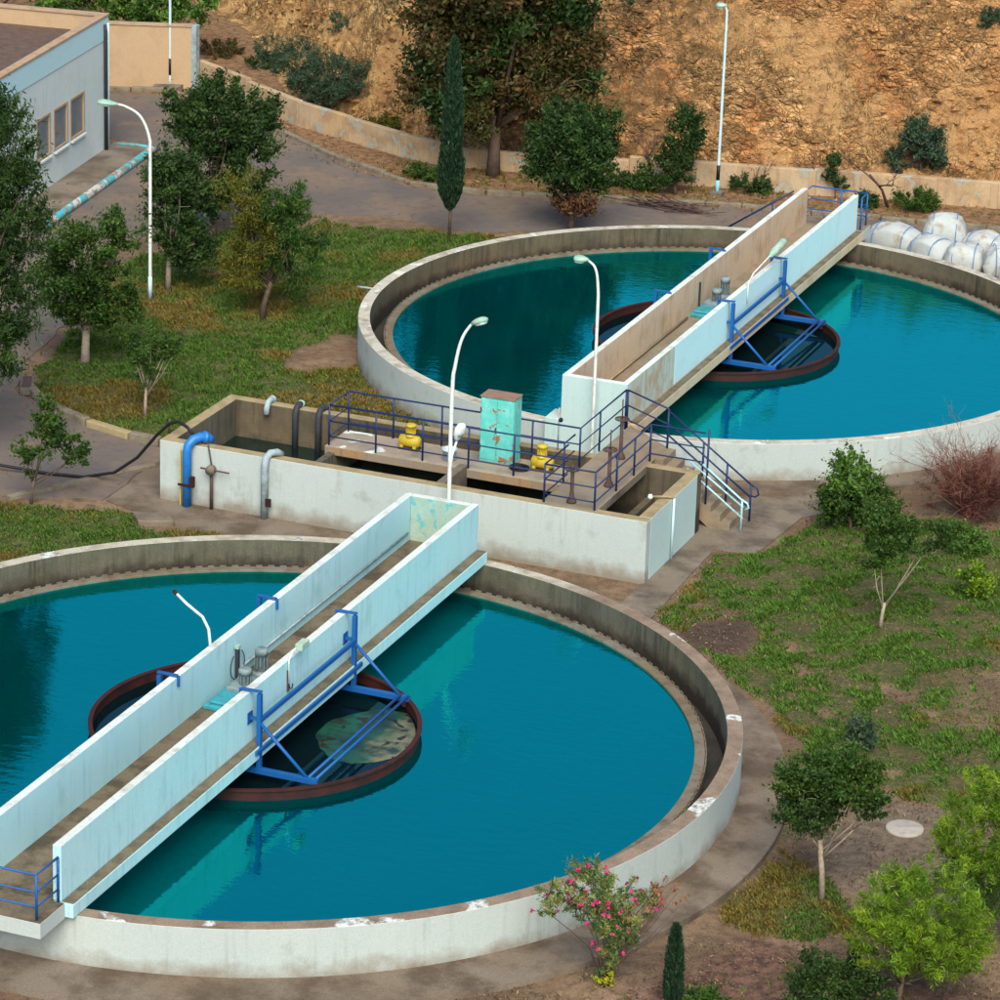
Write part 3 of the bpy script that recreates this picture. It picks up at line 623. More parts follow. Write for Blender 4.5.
# ---------------------------------------------------------------- scraper drives on the decks
def drive(c, y, label):
    t = thing('scraper_drive', label, 'motor', (c[0]-.35, c[1]+y, 1.547), 'scraper drive motors on the bridges')
    x0 = c[0]-.30; yy = c[1]+y
    build('base_plate', MB().box(x0-.42, x0+.42, yy-1.15, yy+.35, 1.55, 1.66), M_motorblue, t, .02)
    for k, (dx, dy, h) in enumerate(((.05,.05,.36),(-.02,1.05,.46))):
        px, py = x0+dx, yy+dy
        mo = build('motor', MB().lathe((px,py,1.60), [(.2,0),(.2,.10),(.11,.13),(.14,.16),(.14,.18+h*.75),(.155,.18+h*.76),(.155,.2+h*.95),(.12,.22+h)]), M_motor, t)
        f = MB()
        for a in range(10):
            aa = 2*PI*a/10; f.bar((px+.145*math.cos(aa), py+.145*math.sin(aa), 1.78), (px+.145*math.cos(aa), py+.145*math.sin(aa), 1.76+h*.7), .015, .03)
        build('cooling_fins', f, M_motor, mo)
    build('gearbox', MB().box(x0-.26, x0+.30, yy-.30, yy+.32, 1.665, 1.80).lathe((x0-.05, yy+.55, 1.55), [(.26,0),(.26,.1),(.2,.16),(.08,.2)]), M_motor, t, .02)
    build('drive_cover', MB().box(x0-.30, x0+.25, yy-1.05, yy-.35, 1.665, 1.74), M_motorblue, t, .03)
    return t
drive(C1, -.2, 'grey drive motors on a turquoise plate midway along the near footbridge')
drive(C2, 0.4, 'grey drive motors on a turquoise plate midway along the far footbridge')
# cable posts and conduits by the inner side of the left parapets
t = thing('cable_post', 'dark cable post with looped wires against the left parapet of the near bridge', 'cable post', (-.72, .43, 1.55))
build('post', MB().box(-.76,-.68,.38,.48,1.547,2.35), M_blackpipe, t, .01)
build('cap', MB().box(-.775,-.665,.36,.50,2.352,2.44), M_lamphead, t, .01)
lp = [(-.72+.0,.43+.36*math.sin(a),1.95+.34*math.cos(a)) for a in np.linspace(.6, 5.7, 18)]
build('wire', MB().tube(lp, .012, 6), M_hose, t)
t = thing('cable_post', 'thin dark cable post against the beige parapet of the far bridge', 'cable post', (-.63, 32.55, 1.55))
build('post', MB().bar((-.65,32.55,1.547),(-.65,32.55,2.45), .05), M_blackpipe, t)
build('wire', MB().tube([(-.62,32.5,1.7),(-.55,32.2,1.58),(-.3,31.9,1.60)], .015, 6), M_hose, t)
tag(build('conduit_pipe', MB().tube([(-.745,10.3,1.80),(-.745,5,1.80),(-.745,.6,1.80)], .028), M_greypipe, loc=(-.745,.6,1.8)), 'grey conduit running along the foot of the near bridge left parapet', 'pipe')
tag(build('conduit_pipe', MB().tube([(-.655,22.2,1.62),(-.655,31.5,1.62)], .03), M_coping, loc=(-.655,22.2,1.62)), 'rust brown conduit along the foot of the far bridge left parapet', 'pipe')

# ---------------------------------------------------------------- inlet chamber between the tanks
t = thing('inlet_chamber', 'long white walled concrete chamber between the two round tanks', 'chamber', (-2.66, 16.2, 0))
x0, x1, ya, yb = -9.63, 4.31, 14.04, 18.38; W = .34
build('front_wall', MB().box(x0, x1, ya, ya+W, -.2, 1.70, 0, 1), [M_white, M_coping], t, .02)
build('rear_wall', MB().box(x0, x1, yb-W, yb, -.2, 1.697, 0, 1), [M_stain2, M_coping], t, .02)
build('side_wall', MB().box(x0, x0+W, ya+W+.002, yb-W-.002, -.2, 1.70, 0, 1), [M_stain, M_coping], t, .02)
build('side_wall', MB().box(x1-W, x1, ya+W+.002, yb-W-.002, -.2, 1.70, 0, 1), [M_aqua2, M_coping], t, .02)
build('partition_wall', MB().box(-1.78, -1.55, ya+W+.002, 16.2, -.2, 1.62), M_conc, t, .02)
build('partition_wall', MB().box(-5.62, -5.42, 15.2, yb-W-.002, -.2, 1.34), M_stain, t, .02)
build('walkway_slab', MB().box(-5.72, 1.22, 16.15, 17.62, 1.26, 1.50, 0, 1), [M_slabside, M_slab], t, .015)
build('cross_walkway', MB().prism([(1.32,14.10),(2.86,14.10),(2.86,19.75),(1.32,21.0)], 1.48, 1.708, 0, 1), [M_conc, M_tan], t, .015)
build('channel_wall', MB().box(2.95, 3.15, ya+W+.002, yb-W-.002, -.2, .9), M_stain2, t)
build('channel_floor', MB().box(x0+W+.01, x1-W-.01, ya+W+.01, yb-W-.01, .1, .3), M_dark, t)
mb = MB().add([(x0+W,ya+W,.62),(1.3,ya+W,.62),(1.3,yb-W,.62),(x0+W,yb-W,.62)], [(0,1,2,3)]); tag(build('water', mb, M_basin), kind='structure')

AB = dict(heights=(1,.6,.22))
railing('navy railing along the front edge of the grey pump platform', [(-5.63,16.24,1.5),(1.17,16.24,1.5),(1.17,17.0,1.5)], 1.15, (M_navy, M_navy), RG, posts=[(-5.63,16.24,1.5),(-4.25,16.24,1.5),(-2.88,16.24,1.5),(-1.55,16.24,1.5),(-.25,16.24,1.5),(1.17,16.24,1.5)], **AB)
railing('navy railing along the back and left end of the pump platform', [(-5.63,16.34,1.5),(-5.63,17.52,1.5),(1.12,17.56,1.5),(1.2,20.9,1.6)], 1.15, (M_navy, M_navy), RG, posts=[(-5.63,17.52,1.5),(-4.30,17.54,1.5),(-2.88,17.56,1.5),(-.25,17.56,1.5),(1.12,17.56,1.5),(1.15,19.0,1.55),(1.2,20.9,1.6)], **AB)
railing('navy railing around the tan cross walkway beside the open channel', [(1.40,15.9,1.7),(1.40,14.22,1.7),(2.80,14.22,1.7),(2.80,18.45,1.7),(4.33,18.45,1.7)], 1.05, (M_navy, M_navy), RG, posts=[(1.40,14.22,1.7),(2.80,14.22,1.7),(2.80,15.84,1.7),(2.80,17.2,1.7),(2.80,18.45,1.7)], **AB)
railing('navy railing joining the back of the cross walkway to the stair head', [(1.25,20.9,1.65),(2.84,19.75,1.7)], 1.10, (M_navy, M_navy), RG, **AB)
# staircase
t = thing('concrete_staircase', 'short concrete staircase with blue and pale handrails at the right end of the chamber', 'stairs', (4.1, 19.1, 0))
mb = MB()
N_ = 8; xs0 = 3.1; run = .28; rise = 1.7/N_
poly = []
mbx = MB(); pts = [(xs0-.24, 1.7), (xs0, 1.7)]
for i in range(N_-1): pts += [(xs0+run*i, 1.7-rise*(i+1)), (xs0+run*(i+1), 1.7-rise*(i+1))]
pts += [(xs0+run*(N_-1), -.05), (xs0+run*(N_-1)-.55, -.05), (xs0-.24, 1.25)]
n = len(pts); vs = [(x, 18.72, z) for x, z in pts]+[(x, 19.72, z) for x, z in pts]
mbx.add(vs, [tuple(range(n)), tuple(range(2*n-1, n-1, -1))]+[(i+n, (i+1)%n+n, (i+1)%n, i) for i in range(n)]); build('step_flight', mbx, M_tan, t)
for i in range(N_-1): pass
def slope(y, za, zb, xa, xb, mp, nm='handrail'): return build(nm, MB().tube([(xa, y, za), (xb, y, zb)], .027), mp, t)
xa, xb = 2.85, 5.3
for k in (1.08, .72, .40):
    slope(19.68, 1.7+k, 0+k-.03, xa, xb, M_navy)
    if k < 1: slope(18.76, 1.25+k*.8, 0+k, 3.75, xb+.1, M_cyanpaint)
build('handrail', MB().tube([(4.2,18.76,1.75),(5.35,18.76,.92),(5.5,18.76,.86),(5.55,18.76,.74),(5.45,18.76,.66)], .03), M_cyanpaint, t)
build('handrail_end', MB().tube([(5.3,19.68,1.05),(5.48,19.68,.97),(5.52,19.68,.8),(5.42,19.68,.72),(5.3,19.68,.74)], .027), M_navy, t)
for xx in (2.86, 3.9, 4.6, 5.3): build('post', MB().tube([(xx,19.68,max(0,1.5-(xx-3.1)*.76)),(xx,19.68,2.78-(xx-2.85)*.70)], .03), M_navy, t)
for xx, z0_, z1_, mm in ((4.33,.5,2.75,M_navy),(5.36,0,.95,M_cyanpaint)): build('post', MB().tube([(xx,18.76,z0_),(xx,18.76,z1_)], .03), mm, t)

# valve stands with handwheels
def valve(x, y, z, h, label, wheel=True):
    t = thing('valve_stand', label, 'valve', (x, y, z), 'handwheel valve stands')
    build('pedestal', MB().lathe((x,y,z), [(.13,0),(.13,.05),(.07,.16),(.05,.3),(.05,h)]), M_rustdark, t)
    if wheel:
        w = build('handwheel', MB().tube([(x+.18*math.cos(a), y+.18*math.sin(a), z+h) for a in np.linspace(0, 2*PI, 21)], .022, 6), M_rustdark, t)
        sp = MB()
        for a in (0, PI/2, PI/4, 3*PI/4): sp.tube([(x-.17*math.cos(a), y-.17*math.sin(a), z+h), (x+.17*math.cos(a), y+.17*math.sin(a), z+h)], .012, 5)
        build('spokes', sp, M_rustdark, w)
    build('spindle', MB().tube([(x,y,z+h-.02),(x,y,z+h+(.12 if h < 1 else .55))], .018, 6), M_rustdark, t)
valve(2.06,14.50,1.71,.92,'rusty handwheel valve nearest the front wall on the tan walkway')
valve(2.50,16.1,1.71,1.02,'middle rusty handwheel valve against the channel railing')
valve(2.02,18.3,1.71,1.12,'farthest handwheel valve with tall spindle near the bridge end wall')
t = thing('valve_stand', 'slim grey spindle post with small black knob behind the pump platform', 'valve', (.25,18.2,1.7), 'handwheel valve stands')
build('spindle', MB().tube([(.25,18.2,1.7),(.25,18.2,2.9)], .022), M_greypipe, t)
build('knob', MB().lathe((.31,18.2,2.5), [(.03,0),(.06,.03),(.06,.09),(.03,.12)], 10), M_hose, t)

# yellow pumps
def pump(x, y, label, fl):

    t = thing('yellow_pump', label, 'pump', (x, y, 1.502), 'yellow pumps on the platform')
    build('base', MB().box(x-.28, x+.28, y-.15, y+.15, 1.503, 1.56), M_rustdark, t, .01)
    path = [(x-.31,y,1.73),(x-.28,y,1.73),(x-.27,y,1.73),(x+.22,y,1.73),(x+.30,y,1.73)]
    build('volute', MB().tube(path, [.09,.11,.17,.17,.11], 16), M_yellow, t)
    for dx in (-.2, .18): build('foot', MB().box(x+dx-.05, x+dx+.05, y-.15, y+.15, 1.562, 1.68), M_yellow, t, .01)
    m_ = build('motor', MB().lathe((x+fl*.02,y,1.86), [(.15,0),(.15,.04),(.12,.06),(.12,.28),(.145,.29),(.145,.35),(.06,.37)]), M_yellow, t)
    fins = MB()
    for k in range(12):
        a = 2*PI*k/12; fins.bar((x+fl*.02+.125*math.cos(a), y+.125*math.sin(a), 1.94), (x+fl*.02+.125*math.cos(a), y+.125*math.sin(a), 2.12), .015, .03)
    build('fins', fins, M_yellow, m_)
pump(-3.55,16.95,'yellow pump at the open left part of the platform, near the bucket',1)
pump(.28,17.0,'yellow pump between the turquoise cabinet and the cross walkway',-1)
t = thing('bucket', 'small white and blue bucket on the platform left of the cabinet', 'bucket', (-2.24,16.6,1.503))
build('shell', MB().lathe((-2.24,16.6,1.503), [(.16,0),(.20,.30),(.215,.30),(.215,.34),(.19,.34),(.18,.10)]), weathered('bucket_plastic', (.55,.66,.74), (.35,.5,.62), .5, .6, 5, rough=.5), t)
build('handle', MB().tube([(-2.24+.21*math.cos(a), 16.6-.05*math.sin(a)-.02, 1.82-.10*math.sin(a)) for a in np.linspace(0, PI, 12)], .01, 6), M_greypipe, t)
tag(build('coiled_hose', MB().tube([(-.28+.22*math.cos(a)*(1+.02*a), 16.72+.16*math.sin(a), 1.53+.006*a) for a in np.linspace(0, 15, 50)], .03, 6), M_hose, loc=(-.28,16.72,1.5)), 'black hose coiled on the platform beside the right yellow pump', 'hose')
# cabinet
t = thing('electrical_cabinet', 'tall rusting turquoise metal cabinet on the pump platform', 'cabinet', (-.95, 17.05, 1.50))
build('plinth', MB().box(-1.50,-.50,16.82,17.42,1.503,1.56), M_slab, t)
build('body', MB().box(-1.48,-.52,16.84,17.40,1.562,3.36), M_cab, t, .012)
for xx in (-1.46, -.99): build('door', MB().box(xx, xx+.455, 16.815, 16.838, 1.63, 3.31), M_cab, t, .006)
build('roof', MB().box(-1.50,-.50,16.81,17.42,3.362,3.40), M_cabtop, t, .012)
for z in (1.9, 2.95): build('hinge', MB().box(-1.475,-1.44,16.79,16.813,z,z+.12), M_rustdark, t)
build('handle', MB().bar((-1.02,16.79,2.4),(-1.02,16.79,2.56), .03), M_rustdark, t)

# pipes on the chamber
t = thing('blue_discharge_pipe', 'thick bright blue pipe bent over the left end of the chamber wall', 'pipe', (-8.75,13.85,0))
build('pipe', MB().tube([(-8.72,13.85,.02),(-8.72,13.85,1.55),(-8.69,13.88,1.75),(-8.6,14.0,1.88),(-8.48,14.15,1.92),(-8.35,14.33,1.88),(-8.28,14.45,1.76)], .128, 14), M_bluepipe, t)
build('flange', MB().tube([(-8.42,14.24,1.905),(-8.37,14.31,1.88)], .165, 14), M_bluepipe, t)
build('clamp', MB().box(-8.92,-8.5,13.69,13.72,.62,.68).box(-8.56,-8.44,13.66,13.78,.62,.92), M_rust, t)
build('edge_strip', MB().box(-8.91,-8.88,13.8,13.86,.02,1.6), M_yellow, t)
t = thing('drain_valve', 'round valve with lever and dark pipe beside the blue pipe', 'valve', (-8.05,13.9,0))
build('lower_pipe', MB().tube([(-8.02,13.92,.02),(-8.02,13.92,1.05)], .05), M_rustdark, t)
build('valve_body', MB().tube([(-8.02,13.78,1.15),(-8.02,13.95,1.15)], .13, 14), M_conc, t)
build('lever', MB().tube([(-8.3,13.82,1.18),(-7.45,13.82,1.16)], .025), M_rustdark, t)
build('upper_pipe', MB().tube([(-8.02,13.92,1.25),(-8.08,13.95,1.5),(-8.2,14.05,1.85)], .022), M_rustdark, t)
t = thing('grey_drain_pipe', 'grey pipe bent over the chamber front wall, right of the blue one', 'pipe', (-6.4,13.9,0))
build('pipe', MB().tube([(-6.45,13.92,.02),(-6.45,13.92,1.5),(-6.43,13.96,1.72),(-6.36,14.08,1.83),(-6.25,14.25,1.82),(-6.18,14.4,1.72)], .10, 12), M_greypipe, t)
build('clamp', MB().box(-6.37,-6.22,13.80,13.86,.40,.62), M_rust, t)
for xx, mm, lab in ((-8.30,M_greypipe,'short grey pipe hooked over the chamber rear wall, leftmost of three'),(-7.42,M_blackpipe,'black pipe down the rear chamber wall, middle of three'),(-6.72,M_blackpipe,'black pipe down the rear chamber wall, rightmost of three')):
    bot = 1.45 if mm is M_greypipe else .55
    t = thing('overflow_pipe', lab, 'pipe', (xx,18.0,.6), 'pipes over the chamber rear wall')
    build('pipe', MB().tube([(xx,18.48,1.5),(xx,18.42,1.74),(xx,18.2,1.80),(xx,18.02,1.76),(xx,17.93,1.60),(xx,17.92,bot)], .085, 10), mm, t)
    build('cap', MB().tube([(xx,18.38,1.74),(xx,18.28,1.80)], .1, 10), M_lamphead if xx == -7.42 else mm, t)
for x_, y_, lab in ((4.33,16.0,'thin pale downpipe on the right end wall of the chamber'),):
    t = thing('downpipe', lab, 'pipe', (x_, y_, 0))
    build('pipe', MB().tube([(4.36,16.0,.02),(4.36,16.0,1.72)], .035), M_lampblue, t)
    build('elbow', MB().tube([(4.36,16.0,1.72),(4.2,15.9,1.77),(3.8,15.7,1.77)], .03), M_coping, t)
    build('end_cap', MB().lathe((3.8,15.7,1.71), [(.05,0),(.07,.04),(.05,.12)], 10), M_lampglass, t)
tag(build('garden_hose', MB().tube([tuple(q) for q in [(-22,12.0,.35),(-18,13.0,.3),(-14.8,13.9,.22),(-13.2,14.3,.06),(-12.2,14.5,.05),(-11.3,14.6,.3),(-10.6,14.6,.85),(-10.0,14.6,1.6),(-9.6,14.55,2.0),(-9.3,14.5,2.12),(-9.0,14.4,2.05),(-8.75,14.3,1.9)]], .045, 8), M_hose, loc=(-12,14.5,0)), 'long black hose arching from the road over the left corner of the chamber', 'hose')
tag(build('hose_stake', MB().tube([(-9.62,14.6,1.7),(-9.62,14.6,2.12)], .03, 6), M_rustdark, loc=(-9.62,14.6,1.7)), 'short dark stake holding up the hose at the chamber corner', 'stake')
tag(build('blue_barrel', MB().lathe((-10.0,15.6,0), [(.20,0),(.26,.1),(.26,.5),(.2,.6),(.08,.62)]), M_bluepipe, loc=(-10.0,15.6,0)), 'small blue drum against the left end of the chamber', 'drum')
tag(build('manhole_slab', MB().prism([(-9.7,12.55),(-8.75,12.9),(-8.35,12.35),(-9.2,11.95)], -.1, .14), M_conc, bevel=.03, loc=(-9,12.4,0)), 'grey concrete slab lying at the edge of the grass left of the chamber', 'slab')

# ---------------------------------------------------------------- street lamps
def lamp(name_label, base, path, heads, r=(.058,.032), mat=None, foot=None, bands=None, headmat=None):
    t = thing('street_lamp', name_label, 'street lamp', base, 'lamp posts around the plant')
    P = [Vector(base)+Vector(q) for q in path]
    # smooth with Catmull-Rom
    Q = []
    for i in range(len(P)-1):
        a, b, c_, d = P[max(i-1,0)], P[i], P[i+1], P[min(i+2,len(P)-1)]
        for k in range(6):
            u = k/6; Q.append(.5*((2*b)+(c_-a)*u+(2*a-5*b+4*c_-d)*u*u+(3*b-a-3*c_+d)*u**3))
    Q.append(P[-1]); n = len(Q)
    build('pole', MB().tube(Q, [r[0]+(r[1]-r[0])*i/(n-1) for i in range(n)], 12), mat or M_lampwhite, t)
    for hp, hd_, L, mm in heads:
        a = Vector(base)+Vector(hp); d = Vector(hd_).normalized()
        prof = [(0,.05),(.12,.09),(.4,.17),(.75,.18),(.95,.12),(1.0,.03)]
        mb = MB(); vs = []; nn = 12
        side = d.cross(Vector((0,0,1))).normalized(); up = side.cross(d)
        for u, w_ in prof:
            for k in range(nn):
                th = 2*PI*k/nn; vs.append(a+d*u*L+side*w_*math.cos(th)+up*w_*.55*math.sin(th))
        fs = [(j*nn+k, j*nn+(k+1)%nn, (j+1)*nn+(k+1)%nn, (j+1)*nn+k) for j in range(5) for k in range(nn)]+[tuple(range(nn-1,-1,-1)), tuple(5*nn+k for k in range(nn))]
        mb.add(vs, fs, 0, True)
        h = build('lamp_head', mb, mm, t)
        mb = MB(); vs = []
        for u, w_ in ((.35,.10),(.55,.13),(.8,.12),(.92,.07)):
            for k in range(nn):
                th = 2*PI*k/nn; vs.append(a+d*u*L-up*.07+side*w_*math.cos(th)+up*w_*.35*math.sin(th))
        mb.add(vs, [(j*nn+k, j*nn+(k+1)%nn, (j+1)*nn+(k+1)%nn, (j+1)*nn+k) for j in range(3) for k in range(nn)]+[tuple(range(nn-1,-1,-1)), tuple(3*nn+k for k in range(nn))], 0, True)
        build('lens', mb, M_lampglass, h)
    for z0_, z1_, mm in (bands or []):
        build('painted_band', MB().tube([Vector(base)+Vector((0,0,z0_)), Vector(base)+Vector((0,0,z1_))], r[0]*1.06+.004, 12), mm, t)
    if foot: build('footing', MB().box(base[0]-foot, base[0]+foot, base[1]-foot, base[1]+foot, -.05, .14), M_conc, t, .02)
    return t
def rt(d, z, f=0): return (_X.x*d+_Y.x*f, _X.y*d+_Y.y*f, z)       # metres to the right / away, as seen from the hill
lamp('curved lamp post rising behind the trees, its green head hanging by the white building', (-18.2,30.2,0), [(0,0,0),(0,0,4.5),rt(-.03,5.3),rt(-.3,5.95),rt(-.75,6.25),rt(-1.1,6.33)], [(rt(-1.0,6.32), rt(-1,.10), .65, M_lamphead)], bands=[(0,.75,M_lampblue)])
lamp('straight pale post in front of the tan yard wall, top out of view', (-30.3,55.5,0), [(0,0,0),(0,0,3),(0,0,6),rt(.2,7.2),rt(.6,7.6)], [(rt(.55,7.55), rt(1,.15), .6, M_lamphead)], mat=M_lampblue, foot=.5, bands=[(.5,1.15,M_hose)])
lamp('tall straight white lamp post standing before the stony bank', (-6.19,50.86,0), [(0,0,0),(0,0,3),(0,0,6.3),rt(-.03,6.72),rt(-.12,6.84)], [(rt(-.02,6.86), rt(-1,.0), .38, M_lamphead)], mat=M_lampblue, bands=[(.55,1.1,M_hose),(0,.55,weathered('cyan_band',(.2,.6,.72),(.2,.4,.5)))], foot=.22)
lamp('slim white lamp post in front of the far bridge end wall, green head curved left', (.20,21.05,0), [(0,0,0),(0,0,4.5),rt(-.02,5.5),rt(-.12,6.05),rt(-.36,6.28)], [(rt(-.30,6.28), rt(-1,.05), .42, M_lamphead)], r=(.05,.03))
lamp('white lamp post between the near bridge and the chamber, with a second lower white lamp', (-1.05,13.72,0), [(0,0,0),(0,0,4.3),rt(.06,5.2),rt(.22,5.95),rt(.5,6.4)], [(rt(.46,6.35), rt(.55,.75*.45,-.5), .52, M_lamphead), (rt(.16,3.15), rt(.2,.9,-.2), .55, M_lampglass)], r=(.06,.034))
t = [o for o in bpy.data.objects if o.name.startswith('street_lamp')][-1]
build('lower_arm', MB().tube([Vector((-1.05,13.72,2.3))+Vector(rt(.03,0)), Vector((-1.05,13.72,2.75))+Vector(rt(.05,0)), Vector((-1.05,13.72,3.2))+Vector(rt(.17,0))], .03), M_lampwhite, t)
# lamps on the bridges
t = thing('bent_lamp_arm', 'bent white lamp arm with red tip sticking out over the near tank water', 'lamp arm', (-1.05,-.3,1.5))
build('pole', MB().tube([(-1.05,-.3,1.5),(-1.05,-.3,2.6),(-1.12,-.25,3.0),(-1.3,-.2,3.25),(-1.75,-.1,3.45),(-2.05,-.02,3.62)], .035), M_lampwhite, t)
build('socket', MB().tube([(-2.03,-.03,3.61),(-2.13,0,3.67)], .045), M_rust, t)
t = thing('floodlight', 'small green floodlight on a thin bent arm over the near bridge right parapet', 'floodlight', (1.02,-.55,2.3))
build('arm', MB().tube([(1.02,-.55,2.2),(1.02,-.55,2.75),(1.06,-.45,2.95),(1.12,-.3,3.0)], .018), M_lampwhite, t)
build('bracket', MB().box(.985,1.02,-.58,-.52,2.0,2.5), M_rustdark, t)
build('lamp_box', MB().box(1.08,1.26,-.38,.02,2.94,3.10), M_lamphead, t, .02)
build('wire', MB().tube([(1.02,-.55,2.2),(1.03,-.5,2.05),(1.03,-.38,2.02),(1.03,-.36,2.12)], .012, 6), M_hose, t)
t = thing('floodlight', 'long green lamp head above the blue frame of the far bridge', 'floodlight', (1.1,34.9,2.7))
build('arm', MB().tube([(1.08,31.9,2.2),(1.08,31.9,2.85),(1.1,32.3,3.05),(1.12,33.8,3.2),(1.15,34.6,3.3)], .022), M_lampwhite, t)
build('lamp_box', MB().tube([(1.12,33.8,3.18),(1.14,34.1,3.24),(1.17,34.9,3.36),(1.18,35.2,3.38)], [.05,.12,.13,.05], 10), M_lamphead, t)

# ---------------------------------------------------------------- white sacks
def sack(x, y, z, sx, sy, sz, rot, sag, label, seed):
    t = thing('bulk_sack', label, 'sack', (x, y, z), 'white bulk sacks heaped beside the far tank')
    nu, nv = 28, 14; V = []
    for j in range(nv+1):
        ph = -PI/2+PI*j/nv
        for i in range(nu):
            th = 2*PI*i/nu; p_ = .55
            f = lambda v_, e: math.copysign(abs(v_)**e, v_)
            a, b, c_ = f(math.cos(ph), p_)*f(math.cos(th), p_), f(math.cos(ph), p_)*f(math.sin(th), p_), f(math.sin(ph), .62)
            nse = float(fbm(a*1.6+seed, b*1.6, c_*1.6, 4))-.5; wr = float(fbm(a*5+seed, b*5, c_*2.2, 3))-.5
            r = 1+.30*nse+.26*wr+.08*(float(fbm(a*11+seed, b*11, c_*6, 2))-.5)
            cz = c_ if c_ < 0 else c_*(1-sag*(abs(a+.3*nse)))
            V.append((a*sx/2*r*(1+.1*(c_ < .1)), b*sy/2*r, (cz*(1+.5*nse)+1)*sz/2))
    fs = [(j*nu+i, j*nu+(i+1)%nu, (j+1)*nu+(i+1)%nu, (j+1)*nu+i) for j in range(nv) for i in range(nu)]
    mb = MB().add(V, fs, 0, True); ca, sa = math.cos(rot), math.sin(rot)
    mb.v = [(a*ca-b*sa, a*sa+b*ca, c_) for a, b, c_ in mb.v]
    build('sack_body', mb, M_bag, t, local=True)
    for k in (-.28, .3):
        st = MB(); P = []
        for q in np.linspace(-.1, PI*.95, 14):
            P.append((k*sx, -math.cos(q)*sy/2*1.10, .22*sz+math.sin(q)**.6*sz*.84*(1-.3*sag) if q > 0 else 0.1))
        P = [(a*ca-b*sa, a*sa+b*ca, c_) for a, b, c_ in P]
        build('strap', MB().tube(P, .014, 5), M_strap, t, local=True)
sack(1.55,46.6,0,1.9,1.2,1.12,-.2,.45,'slumped white sack at the left end of the heap, next to the bridge landing',1)
sack(3.05,45.9,0,1.45,1.1,1.05,-.5,.3,'low white sack on the rim side between the slumped and the square one',2)
sack(3.15,47.1,.1,1.35,1.1,1.38,.2,.05,'upright square white sack standing highest in the heap',3)
sack(4.65,46.9,0,1.6,1.2,1.12,-.25,.3,'brown stained white sack lying right of the square one',4)
sack(4.35,45.35,0,1.25,1.1,1.08,.1,.15,'round white sack touching the rim in front of the stained one',5)
sack(5.75,45.2,0,1.3,1.1,1.22,.4,.05,'tall white sack near the right edge of the picture',6)
sack(6.55,43.9,0,1.1,1.1,1.18,.1,.1,'white sack at the far right, cut by the picture edge',7)

# ---------------------------------------------------------------- building
A = Vector((-28.07,46.1)); Bq = Vector((-26.70,35.7)); dr = (Bq-A).normalized(); nr = Vector((-dr.y, dr.x))  # nr points +x (outwards)
if nr.x < 0: nr = -nr
def fp(t_, o_=0.): q = A+dr*t_+nr*o_; return (q.x, q.y)
t = thing('utility_building', 'single storey whitewashed building with flat brown gravel roof and three windows', 'building', (A.x-6, A.y-5, 0))
L_ = (Bq-A).length; D_ = 14.
def fbox(mb, t0, t1, o0, o1, z0, z1, mi=0, top=None): return mb.prism([fp(t0,o0),fp(t1,o0),fp(t1,o1),fp(t0,o1)], z0, z1, mi, top)
wins = [(2.50,3.78),(4.16,5.40),(5.85,7.04)]; zb, zt = 1.28, 2.66
mb = MB(); cuts = [0]+[q for w_ in wins for q in w_]+[L_]
for i in range(0, len(cuts), 2): fbox(mb, cuts[i], cuts[i+1], -.3, 0, -.2, 4.1)
for w0, w1 in wins: fbox(mb, w0, w1, -.3, -.002, -.2, zb); fbox(mb, w0, w1, -.3, -.002, zt, 4.1)
build('front_wall', mb, M_bldg, t)
build('side_wall', fbox(MB(), L_-.3, L_, -D_, -.302, -.2, 4.1), weathered('yellowish_render', (.58,.55,.38), (.45,.4,.28)), t)
build('rear_wall', fbox(MB(), 0, .3, -D_, -.302, -.2, 4.1), M_bldg, t)
mb = MB(); fbox(mb, -.03, L_+.03, -.22, .03, 4.102, 4.93); build('parapet', mb, M_bldgband, t, .01)
build('parapet', fbox(MB(), -.03, .22, -D_, -.222, 4.102, 4.93), M_walltan, t, .01); build('parapet', fbox(MB(), L_-.22, L_+.03, -D_, -.222, 4.102, 4.93), M_walltan, t, .01)
mb = MB(); fbox(mb, -.06, L_+.06, -.27, .06, 4.932, 5.02); fbox(mb, -.06, .27, -D_, -.272, 4.932, 5.02); fbox(mb, L_-.27, L_+.06, -D_, -.272, 4.932, 5.02); build('coping', mb, M_bldgcop, t, .01)
build('roof', fbox(MB(), .22, L_-.22, -D_, -.225, 4.15, 4.36), M_roof, t)
for w0, w1 in wins:
    fr = MB(); e = .07
    for q in ((w0-e,w0+.02,zb-e,zt+e),(w1-.02,w1+e,zb-e,zt+e)): fbox(fr, q[0], q[1], -.2, .03, q[2], q[3])
    fbox(fr, w0+.022, w1-.022, -.2, .028, zt-.02, zt+e); fbox(fr, w0+.022, w1-.022, -.2, .028, zb-e, zb+.02)
    wo = build('window', fr, M_frame, t, .008)
    build('pane', fbox(MB(), w0+.021, w1-.021, -.05, -.035, zb+.021, zt-.021), M_glass, wo)
    build('sill', fbox(MB(), w0-.05, w1+.05, .0, .12, zb-e-.07, zb-e-.004), M_bldg, wo)
q = fp(.45,.10); build('downpipe', MB().tube([(q[0],q[1],.05),(q[0],q[1],4.45),(q[0]-.05,q[1],4.7)], .07), M_blackpipe, t)
build('downpipe', MB().tube([(fp(.12,.07)[0],fp(.12,.07)[1],.05),(fp(.12,.07)[0],fp(.12,.07)[1],4.7)], .04), M_lampblue, t)
tag(build('pavement', fbox(MB(), -.35, L_+3, .004, 1.55, -.1, .07), M_conc), kind='structure')
kerb = thing('painted_kerb', 'white and turquoise painted round kerb along the building pavement', 'kerb', (*fp(5,1.7),0))
kp = [Vector((*fp(u_,1.68), .10)) for u_ in np.linspace(-.35, L_+1.0, 16)]
